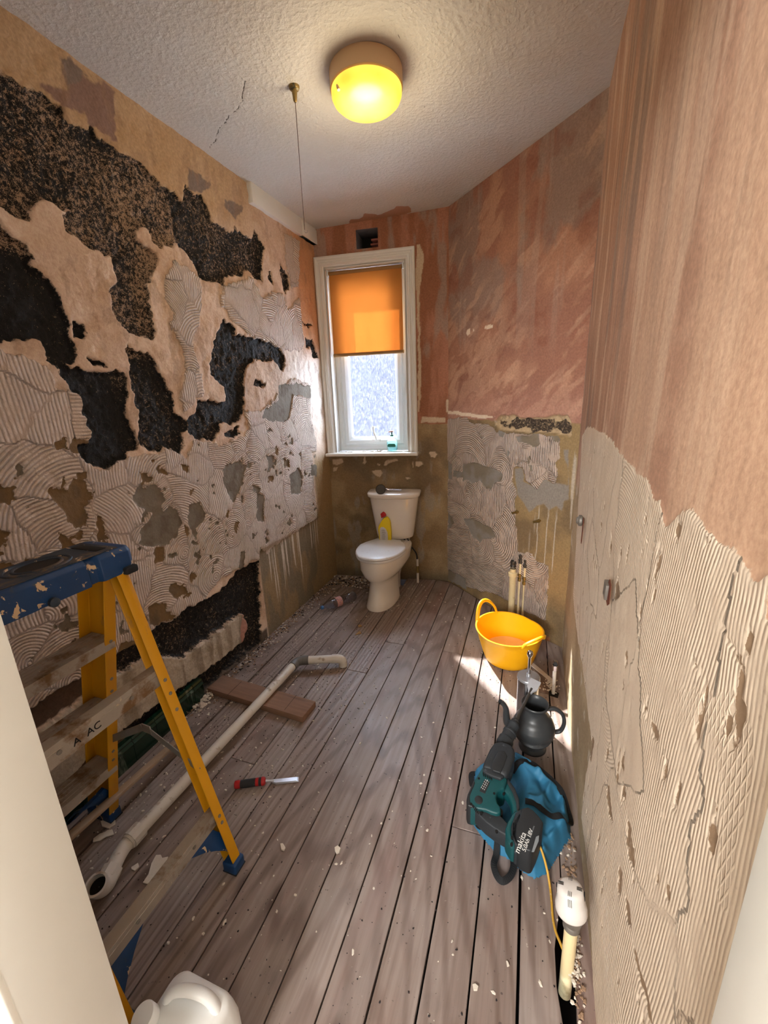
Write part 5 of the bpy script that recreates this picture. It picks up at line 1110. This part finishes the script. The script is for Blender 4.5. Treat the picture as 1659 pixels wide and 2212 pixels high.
u = A.ravel(); v = B.ravel(); d = sdf([tuple(p) for p in _P], u, v, .2)
hgt = .070 * sm(d, 0, .030) + .030 * sm(d, .02, .10)
def fold(x0, y0, x1, y1, w, a):
    global hgt
    dd = line_d([(x0, y0), (x1, y1)], u, v); hgt = hgt + a * np.exp(-(dd / w) ** 2) * sm(d, 0, .02)
fc = lambda p: p
FL = [[(0.033,1.409),(0.08,1.384)],[(0.08,1.384),(0.135,1.349)],[(0.12,1.337),(0.082,1.246)],[(0.082,1.246),(0.049,1.252)],[(0.169,1.231),(0.09,1.132)],[(0.103,1.114),(0.134,1.137)],[(0.139,1.139),(0.127,1.1)],[(0.171,1.318),(0.176,1.273)],[(-0.005,1.456),(0.047,1.435)]]
for q in FL: fold(*q[0], *q[1], .012, .016)
for q in [[(0.086,1.358),(0.106,1.292)],[(0.144,1.202),(0.109,1.172)],[(0.145,1.317),(0.121,1.255)],[(0.072,1.118),(0.116,1.149)]]: fold(*q[0], *q[1], .016, -.018)
hgt = hgt + (fbm(u, v, 9, 3) - .5) * .020 * sm(d, 0, .02) + (fbm(u, v, 26, 5) - .5) * .005 * sm(d, 0, .02)
hgt = np.minimum(hgt, .118)
# pressed flat beneath the drill
dl = line_d([(-.11, 1.13), (-.05, 1.33)], u, v); hgt = np.where(d > 0, np.minimum(hgt, .055 + .9 * np.maximum(dl - .05, 0)), hgt)
k = d.reshape(A.shape) > -.001; idx = -np.ones(A.shape, int); vs = []; fs = []
for i in range(A.shape[0]):
    for j in range(A.shape[1]):
        if k[i, j]: idx[i, j] = len(vs); vs.append((A[i, j], B[i, j], .003 + max(0, float(hgt.reshape(A.shape)[i, j]))))
n0 = len(vs)
for i in range(A.shape[0] - 1):
    for j in range(A.shape[1] - 1):
        q = (idx[i, j], idx[i + 1, j], idx[i + 1, j + 1], idx[i, j + 1])
        if min(q) >= 0: fs.append(q)
vs += [(x, y, .001) for x, y, z in vs[:n0]]; fs += [tuple(t + n0 for t in q[::-1]) for q in fs]
cnt = {}
for q in fs[:len(fs) // 2]:
    for a, b in zip(q, q[1:] + q[:1]): cnt[(a, b)] = 1
for a, b in list(cnt):
    if (b, a) not in cnt: fs.append((b, a, a + n0, b + n0))
MB().add(vs, fs).build('bag_body', M['bag_blue'], bgn, world=True, smooth=True, angle=70)
HG = lambda x, y: float(hgt[np.argmin((u - x) ** 2 + (v - y) ** 2)]) if True else 0
def ribbon(pts, w, th, upv=None, k=5):
    c = catmull(pts, k); mb = MB(); rings = []
    for i, p in enumerate(c):
        t_ = (c[min(i + 1, len(c) - 1)] - c[max(i - 1, 0)]).normalized()
        up = upv[min(int(i / max(1, len(c) - 1) * len(upv)), len(upv) - 1)] if upv else (0, 0, 1)
        s = t_.cross(Vector(up)); s = s.normalized() if s.length > 1e-4 else Vector((1, 0, 0)); nn = s.cross(t_).normalized()
        rings.append([p - s * w / 2 - nn * th / 2, p + s * w / 2 - nn * th / 2, p + s * w / 2 + nn * th / 2, p - s * w / 2 + nn * th / 2])
    return mb.loft(rings)
def onbag(pts, dz=.004): return [(min(x, .192), y, HG(x, y) + dz + .003) for x, y in pts]
S1 = [(-0.016,1.378),(0.008,1.404),(0.036,1.422),(0.064,1.425),(0.092,1.396),(0.13,1.37),(0.163,1.344),(0.187,1.313),(0.193,1.285),(0.178,1.254),(0.156,1.237),(0.125,1.218),(0.093,1.217),(0.066,1.228),(0.035,1.229)]
ribbon(onbag(S1, .005), .022, .0022).build('shoulder_strap', M['strap'], bgn, world=True)
S2 = [(-0.048,1.117),(-0.049,1.086),(-0.053,1.052),(-0.04,1.022),(-0.021,1.013),(0.001,1.038),(0.008,1.072),(0.002,1.102),(-0.001,1.118)]
ribbon([(x, y, .004 + (.030 if i in (0, 8) else .012)) for i, (x, y) in enumerate(S2)], .020, .0022, [(.0, -.7, .7)]).build('carry_loop', M['strap'], bgn, world=True)
S3 = [(-0.144,1.356),(-0.167,1.345),(-0.161,1.307),(-0.155,1.294)]
ribbon([(x, y, .045) for x, y in S3], .020, .0022).build('side_loop', M['strap'], bgn, world=True)
S4 = [(-0.135,1.176),(-0.115,1.154),(-0.105,1.151)]
ribbon([(x, y, .035) for x, y in S4], .022, .0022).build('seam_strap', M['strap'], bgn, world=True)
# yellow cable from under the bag to the capped pipe
cb = thing('yellow_cable', 'thin yellow cable running from the blue bag to the pipe by the right wall', 'cable', (.12, 1.0, 0))
MB().tube(catmull([(.075, 1.125, .085), (.092, 1.100, .072), (.108, 1.080, .035), (.118, 1.050, .008), (.122, 1.010, .006), (.124, .970, .006), (.130, .935, .008), (.142, .905, .012), (.150, .890, .010)], 6), .0036, 10).build('cord', M['cable'], cb, world=True, smooth=True)

# ================================================================ HAMMER DRILL
dz0 = .090
dr_ = thing('hammer_drill', 'teal and black cordless hammer drill with a chisel bit lying on the blue bag', 'power drill', (-.08, 1.22, dz0))
def slab(name, pts, z0, z1, m_, bev=.008, parent=None, seg=3): return MB().prism([tuple(p) for p in pts], z0, z1).build(name, M[m_], parent or dr_, world=True, bevel=bev, seg=seg)
mh = slab('motor_housing', [(-0.117,1.26),(-0.088,1.259),(-0.052,1.25),(-0.028,1.239),(-0.036,1.202),(-0.047,1.196),(-0.058,1.185),(-0.061,1.164),(-0.054,1.15),(-0.043,1.14),(-0.041,1.124),(-0.051,1.116),(-0.07,1.116),(-0.09,1.119),(-0.134,1.113),(-0.149,1.116),(-0.156,1.128),(-0.155,1.15),(-0.141,1.202)], .078, .158, 'teal', .016, None, 4)
slab('gear_housing', [(-0.086,1.354),(-0.062,1.367),(-0.037,1.365),(-0.019,1.36),(-0.007,1.338),(-0.012,1.301),(-0.024,1.258),(-0.033,1.237),(-0.058,1.243),(-0.087,1.247),(-0.118,1.246),(-0.113,1.274),(-0.099,1.324)], .088, .172, 'grip_black', .018, None, 4)
slab('housing_panel', [(-0.068,1.32),(-0.045,1.326),(-0.034,1.308),(-0.043,1.267),(-0.053,1.24),(-0.079,1.242),(-0.089,1.252),(-0.08,1.286)], .168, .1745, 'black_plastic', .003)
slab('collar_trim', [(-0.115,1.238),(-0.107,1.262),(-0.084,1.268),(-0.065,1.251),(-0.04,1.237),(-0.051,1.225),(-0.077,1.227),(-0.098,1.231)], .150, .168, 'grip_black', .003)
slab('rear_cover', [(-0.141,1.204),(-0.155,1.15),(-0.156,1.129),(-0.149,1.114),(-0.131,1.114),(-0.126,1.122),(-0.141,1.126),(-0.146,1.147),(-0.134,1.195)], .076, .160, 'black_plastic', .006)
slab('handle_bow', [(-0.041,1.258),(-0.022,1.248),(-0.004,1.224),(0.01,1.194),(0.017,1.169),(0.014,1.147),(-0.004,1.137),(-0.007,1.157),(-0.015,1.187),(-0.032,1.207),(-0.048,1.212),(-0.045,1.239)], .098, .140, 'teal', .010)
slab('handle_guard', [(-0.029,1.255),(-0.001,1.224),(0.013,1.195),(0.017,1.169),(0.014,1.149),(0.008,1.155),(0.004,1.181),(-0.008,1.208),(-0.024,1.23),(-0.034,1.245)], .094, .144, 'grip_black', .008)
slab('pistol_grip', [(-0.133,1.121),(-0.091,1.127),(-0.065,1.125),(-0.046,1.125),(-0.029,1.114),(-0.018,1.106),(-0.006,1.118),(-0.009,1.088),(-0.015,1.069),(-0.029,1.072),(-0.056,1.079),(-0.086,1.091),(-0.113,1.107)], .088, .146, 'grip_black', .014, None, 4)
slab('trigger', [(-0.049,1.156),(-0.035,1.149),(-0.036,1.135),(-0.045,1.125),(-0.053,1.134)], .100, .138, 'slot_black', .005)
slab('battery_mount', [(-0.004,1.133),(0.011,1.149),(0.027,1.149),(0.012,1.13),(-0.004,1.098),(-0.003,1.069),(0.011,1.045),(-0.001,1.042),(-0.02,1.064),(-0.024,1.08),(-0.018,1.104)], .078, .156, 'teal', .010)
slab('battery_shoe', [(0.005,1.136),(0.019,1.149),(0.037,1.157),(0.023,1.133),(0.003,1.097),(0.004,1.069),(0.019,1.043),(0.009,1.042),(-0.002,1.062),(-0.007,1.09)], .074, .160, 'grip_black', .006)
bt_ = slab('battery', [(0.022,1.148),(0.043,1.159),(0.06,1.153),(0.077,1.14),(0.091,1.124),(0.084,1.098),(0.073,1.065),(0.061,1.037),(0.052,1.032),(0.027,1.036),(0.015,1.044),(0.008,1.067),(0.009,1.096),(0.02,1.127)], .068, .166, 'black_plastic', .012, None, 4)
for (a, b), zt in zip([(-0.125,1.214),(-0.037,1.198),(-0.068,1.177),(-0.139,1.121),(-0.103,1.104),(-0.05,1.072),(0.007,1.108),(-0.001,1.058),(-0.002,1.039)], (.158, .141, .158, .1605, .158, .1465, .1605, .1605, .1605)):
    MB().lathe([(.0042, -.004), (.0042, .0006), (.002, .0008)], 12, Matrix.Translation((a, b, zt))).build('screw', M['slot_black'], dr_, world=True)
(a, b), = [(-0.116,1.142)]
MB().lathe([(.0135, -.003), (.0135, .0015), (.011, .003)], 24, Matrix.Translation((a, b, .158))).build('brush_cap', M['black_plastic'], dr_, world=True, smooth=True)
for q in [[(-0.111,1.231)],[(-0.104,1.229)],[(-0.096,1.227)],[(-0.089,1.226)],[(-0.082,1.224)]]:
    x, y = q[0]; MB().box((x, y, .1585), (.0034, .011, .002), Matrix.Translation((x, y, 0)) @ Matrix.Rotation(.35, 4, 'Z') @ Matrix.Translation((-x, -y, 0))).build('vent_slot', M['slot_black'], mh, world=True)
for q in [[(-0.133,1.117)],[(-0.128,1.115)],[(-0.123,1.113)],[(-0.129,1.112)],[(-0.124,1.11)],[(-0.119,1.109)],[(-0.125,1.107)],[(-0.12,1.106)],[(-0.115,1.104)],[(-0.121,1.103)],[(-0.116,1.101)],[(-0.111,1.099)]]:
    x, y = q[0]; MB().box((x, y, .1600), (.0030, .0040, .002)).build('vent_slot', M['slot_black'], mh, world=True)
dax = Vector((.30, .954, 0)).normalized(); dz_ = Vector((0, 0, 1)); nm_ = Vector((-.046, 1.400, .134)); tp = Vector((.047, 1.640, .176))
ax = (tp - nm_).normalized(); rb = nm_ - ax * .02
MB().lathe([(.028, -.030), (.030, -.015), (.029, .006), (.025, .010), (.0245, .032), (.0265, .034), (.0265, .040), (.021, .042), (.022, .066), (.0235, .068), (.0235, .074), (.018, .080), (.016, .090), (.010, .096)], 32, frame(nm_, ax)).build('chuck', M['grip_black'], dr_, world=True, smooth=True, angle=35)
mb = MB().tube([nm_ + ax * .095, nm_ + ax * .115, nm_ + ax * .12, nm_ + ax * .25], [.0085, .0085, .0070, .0062], 12)
s_ = ax.cross(dz_).normalized(); n_ = s_.cross(ax)
def blade(L, w, th): p = nm_ + ax * L; return [p - s_ * w - n_ * th, p + s_ * w - n_ * th, p + s_ * w + n_ * th, p - s_ * w + n_ * th]
mb.build('bit_shank', M['dark_metal'], dr_, world=True, smooth=True)
MB().loft([blade(.225, .006, .005), blade(.238, .010, .004), blade(.254, .022, .0035), blade(.290, .023, .002), blade(.296, .022, .0005)]).build('chisel_blade', M['blade'], dr_, world=True, smooth=True, angle=25)
# lettering on the battery and rating plate on the motor
(ax0, ay0), (ax1, ay1) = [(0.016,1.02),(0.036,1.083)]
dv = Vector((ax1 - ax0, ay1 - ay0, 0)).normalized()
(cx_, cy_), = [(0.024,1.048)]
text_part('lettering', 'makita', .024, frame((cx_, cy_, .1662), (0, 0, 1), dv), M['print_white'], bt_)
(cx_, cy_), = [(0.045,1.06)]
text_part('lettering', '5.0Ah 18V', .0165, frame((cx_, cy_, .1662), (0, 0, 1), dv), M['print_white'], bt_)
(cx_, cy_), = [(0.062,1.088)]
text_part('lettering', 'LITHIUM-ION', .006, frame((cx_ - .004, cy_, .1662), (0, 0, 1), dv), M['print_grey'], bt_)
slab('rating_panel', [(0.069,1.076),(0.078,1.083),(0.077,1.066),(0.064,1.033),(0.057,1.031)], .1655, .1664, 'print_grey', .0003, bt_, 1)
pl2 = slab('rating_plate', [(-0.105,1.215),(-0.085,1.211),(-0.098,1.168),(-0.117,1.171)], .157, .1592, 'black_plastic', .0004, mh, 1)
(cx_, cy_), (dx_, dy_) = [(-0.108,1.179),(-0.096,1.212)]
dv2 = Vector((dx_ - cx_, dy_ - cy_, 0)).normalized(); mid = Vector(((cx_ + dx_) / 2, (cy_ + dy_) / 2, .1594)); sd2 = Vector((0, 0, 1)).cross(dv2)
mb = MB()
for k_i in range(3):
    for r in range(5):
        p = mid + dv2 * (-.016 + .0078 * r) + sd2 * (-.006 + .006 * k_i); L_ = random.uniform(.003, .0065)
        mb.beam(p, p + dv2 * L_, .0002, .0016 if k_i != 1 else .0026, sd2)
mb.build('plate_print', M['print_white'], pl2 if False else dr_, world=True)

def shear(o):
    inv = root_matrix(o); iv = inv.inverted()
    if o.type == 'MESH':
        for vtx in o.data.vertices:
            w_ = inv @ vtx.co; w_.z += .2 * (w_.y - 1.12); vtx.co = iv @ w_
    for c_ in o.children: shear(c_)
bpy.context.view_layer.update()
shear(dr_)
# ================================================================ CAPPED PIPE BY THE RIGHT WALL
av = thing('capped_vent_pipe', 'white capped vent valve on a short pipe rising from the gap by the right wall', 'pipe', (.160, .868, 0))
MB().tube([(-.002, -.006, -.10), (-.003, 0, .155)], .0165, 24).build('riser', M['cream_pipe'], av, smooth=True)
MB().lathe([(.0175, .148), (.021, .150), (.0215, .160), (.019, .166), (.023, .172), (.027, .190), (.027, .205)], 28, Matrix.Translation((-.003, 0, 0))).build('coupling', M['dull_metal'], av, smooth=True)
mcap = Matrix.Translation((-.006, .004, .198)) @ Matrix.Rotation(math.radians(-6), 4, 'Y') @ Matrix.Rotation(math.radians(-8), 4, 'X')
cpp = MB().lathe([(.027, -.002), (.037, .0), (.0385, .004), (.0385, .016), (.036, .030), (.033, .036), (.0325, .058), (.030, .068), (.022, .072), (.002, .073)], 40, mcap, False, True).build('vent_cap', M['valve_white'], av, smooth=True, angle=70)
mb = MB()
for k_i in range(4):
    a = math.radians(-96 + 90 * k_i)
    for j_ in (-1, 0, 1):
        rm = mcap @ Matrix.Rotation(a + j_ * .0, 4, 'Z')
        mb.box((.022, j_ * .0035, .0728), (.013, .0010, .0012), rm); mb.box((.0325, j_ * .0035, .0560), (.0022, .0010, .020), rm)
mb.build('vent_slit', M['slot_black'], cpp, world=False)
# broken void beside it shows the dark below; fallen mortar at the wall foot comes with the debris

# ================================================================ WHITE JUG IN THE FOREGROUND
jg = thing('plastic_jug', 'translucent white plastic jerrycan with a cap in the near left foreground', 'jug', (-.640, .385, 0))
def rr_(cx, cy, hx, hy, z, r=.03, n=6):
    out = []
    for sx, sy, a0 in ((1, 1, 0), (-1, 1, 90), (-1, -1, 180), (1, -1, 270)):
        for i in range(n + 1):
            a = math.radians(a0 + 90 * i / n); out.append((cx + sx * (hx - r) + r * math.cos(a), cy + sy * (hy - r) + r * math.sin(a), z))
    return out
MB().loft([rr_(0, 0, .084, .058, 0), rr_(0, 0, .092, .066, .008), rr_(0, 0, .094, .068, .03), rr_(0, 0, .094, .068, .19), rr_(0, .002, .090, .064, .212), rr_(.004, .008, .080, .054, .236), rr_(.010, .014, .066, .042, .250, .02), rr_(.012, .016, .050, .030, .254, .02)]).build('jug_body', M['jug'], jg, smooth=True, angle=60)
MB().tube(catmull([(-.060, .0, .215), (-.045, .010, .262), (-.005, .022, .276), (.040, .028, .270), (.066, .026, .240), (.070, .022, .215)], 6), .013, 14, flat=.8).build('handle', M['jug'], jg, smooth=True)
mc = frame((-.066, -.030, .236), (-.12, -.25, .95))
MB().lathe([(.021, -.03), (.021, .018)], 28, mc).build('neck', M['jug'], jg, smooth=True)
MB().lathe([(.0235, .010), (.0245, .012), (.0245, .034), (.0225, .037), (.001, .0375)], 36, mc).build('cap', M['jug'], jg, smooth=True, angle=40)
MB().prism([(-.035, -.02), (.035, -.02), (.035, .02), (-.035, .02)], 0, .002, Matrix.Translation((.012, -.0695, .13)) @ Matrix.Rotation(math.pi / 2, 4, 'X')).build('moulded_panel', M['jug'], jg, bevel=.001)

# ================================================================ PLASTER FLAKES, CHIPS, DIRT
def flake(label, outline, z=.001, th=.004, m_='plaster_chip', name='plaster_flake', grp=None):
    c = np.mean(outline, 0); mb = MB().prism([(a - c[0], b - c[1]) for a, b in outline], 0, th)
    o = mb.build(name, M[m_], None, bevel=.0008, seg=1); o.location = (c[0], c[1], z); tag(o, label, 'plaster flake', grp)
    o.rotation_euler = (random.uniform(-.02, .02), random.uniform(-.02, .02), 0)
flake('triangular plaster flake near the left wall, upper of the two behind the pipe', [(-1.466,0.761),(-1.448,0.776),(-1.423,0.787),(-1.4,0.77),(-1.409,0.752),(-1.44,0.748)])
flake('curled plaster flake near the left wall, lower of the two behind the pipe', [(-1.429,0.706),(-1.423,0.726),(-1.393,0.752),(-1.369,0.74),(-1.39,0.725),(-1.398,0.708),(-1.418,0.696)])
flake('long torn plaster flake beside the ladder rear bar', [(-1.161,0.734),(-1.145,0.74),(-1.132,0.733),(-1.115,0.743),(-1.103,0.719),(-1.108,0.692),(-1.104,0.667),(-1.112,0.656),(-1.13,0.653),(-1.134,0.679),(-1.153,0.708)])
flake('small beige plaster flake between the pipe bend and the ladder', [(-1.209,0.677),(-1.199,0.695),(-1.185,0.687),(-1.187,0.672),(-1.202,0.672)])
flake('pink square plaster flake on the boards in front of the toilet, farther one', [(-1.079,2.329),(-1.064,2.343),(-1.046,2.326),(-1.061,2.304)], m_='wood_chip')
flake('pink triangular plaster flake on the boards in front of the toilet, nearer one', [(-1.047,2.213),(-1.041,2.269),(-1.014,2.24)], m_='wood_chip')
flake('white rounded plaster blob on the open floor right of the ladder foot', [(-0.768,0.9),(-0.759,0.904),(-0.742,0.894),(-0.742,0.884),(-0.753,0.884)], th=.006)
flake('cream round plaster blob low in the middle foreground boards', [(-0.079,0.747),(-0.072,0.751),(-0.063,0.748),(-0.065,0.739),(-0.074,0.736)], th=.005)
flake('narrow white plaster sliver on the right foreground boards', [(0.001,0.824),(0.006,0.825),(0.011,0.816),(0.005,0.812)], th=.004)
flake('crumbled plaster bit in the centre of the floor', [(-0.579,0.947),(-0.571,0.957),(-0.557,0.951),(-0.557,0.938),(-0.564,0.931),(-0.574,0.939)], th=.007)
flake('pale wooden splinter beside the blue bag and right wall', [(.148, 1.175), (.153, 1.172), (.178, 1.215), (.173, 1.218)], th=.004, m_='wood_chip', name='wood_splinter')
flake('thin white offcut on the floor behind the bucket near the right corner', [(.030, 2.215), (.050, 2.235), (.170, 2.085), (.150, 2.075)], th=.006, name='plaster_strip')
def bit(mb, x, y, z, s, asp=1.0):
    a = random.uniform(0, math.pi); c, s_ = math.cos(a), math.sin(a); n = random.choice((4, 5, 5, 6)); vs = []
    ph = [2 * math.pi * i / n + random.uniform(-.4, .4) for i in range(n)]
    for zz, k in ((0, 1.0), (s * random.uniform(.35, .9), random.uniform(.5, .85))):
        for t in ph:
            X = math.cos(t) * s * asp * k; Y = math.sin(t) * s * k; vs.append((x + X * c - Y * s_, y + X * s_ + Y * c, z + zz))
    mb.add(vs, [tuple(range(n - 1, -1, -1)), tuple(range(n, 2 * n))] + [(i, (i + 1) % n, n + (i + 1) % n, n + i) for i in range(n)])
random.seed(12)
dk_, wh_, br_ = MB(), MB(), MB()
def okp(x, y): return y < yend(x) - .02 and -1.585 < x < .19
def dens(x, y):
    a = math.exp(-((x + 1.25) / .38) ** 2 - ((y - 1.75) / .75) ** 2)
    b = math.exp(-((x + .0) / .25) ** 2 - ((y - 1.85) / .5) ** 2) * .8
    return .10 + a + b
n_ = 0
while n_ < 2600:
    x, y = random.uniform(-1.58, .19), random.uniform(.5, 3.15)
    if okp(x, y) and random.random() < dens(x, y): bit(dk_, x, y, 0, random.choice((.0010, .0014, .0018, .0026)), random.uniform(1, 1.6)); n_ += 1
n_ = 0
while n_ < 1300:
    x, y = random.uniform(-1.58, .19), random.uniform(.5, 3.15)
    w = .12 + math.exp(-((x + 1.42) / .18) ** 2) * 1.0 + math.exp(-((x + 1.1) / .3) ** 2 - ((y - 1.5) / .6) ** 2) * .4 + math.exp(-((x + .9) / .4) ** 2 - ((y - 2.8) / .3) ** 2) * .8
    if okp(x, y) and random.random() < w: bit(wh_, x, y, 0, random.choice((.0014, .002, .0028, .0045)), random.uniform(1, 2.2)); n_ += 1
# rubble lines along the wall feet
for i in range(1000):
    y = random.uniform(1.30, 3.02); x = -1.588 + abs(random.gauss(0, .035)); q = max(0, .03 - (x + 1.588) * .5)
    if okp(x, y): bit(random.choice((wh_, br_, br_, dk_)), x, y, random.random() * q * .8, random.uniform(.0015, .006), random.uniform(1, 1.8))
for i in range(260):
    y = random.uniform(2.86, 3.05); x = random.uniform(-1.55, -1.15); bit(random.choice((wh_, br_, dk_)), x, y, random.random() * .012, random.uniform(.003, .010), 1.3)
for i in range(260):
    y = random.uniform(.45, 1.25); x = .186 + random.gauss(0, .010)
    if x < .2: bit(random.choice((wh_, br_, br_)), x, y, random.random() * .006, random.uniform(.0015, .006), 1.3)
for i in range(50):
    y = random.uniform(.84, .96); x = random.gauss(.183, .010)
    if x < .2: bit(wh_, x, y, random.random() * .008, random.uniform(.002, .006), 1.2)
for i in range(90):
    y = random.uniform(1.99, 2.10); x = random.gauss(.150, .02)
    if x < .2: bit(wh_, x, y, .004 + random.random() * .01, random.uniform(.002, .006), 1.4)
for i in range(60): bit(wh_, random.gauss(-1.57, .02), random.uniform(1.34, 1.50), random.random() * .02, random.uniform(.006, .013), 1.2)
tag(dk_.build('dirt_specks', M['dirt_bit']), 'tiny dark dirt specks scattered over the floorboards', 'dirt', kind='stuff')
tag(br_.build('mortar_crumbs', M['brown_crumb']), 'brown mortar crumbs heaped along the foot of the walls', 'rubble', kind='stuff')
tag(wh_.build('plaster_crumbs', M['plaster_chip']), 'white plaster crumbs scattered over the floorboards and along the walls', 'rubble', kind='stuff')
# painted line where the walls meet at the corner: loose render edge strips
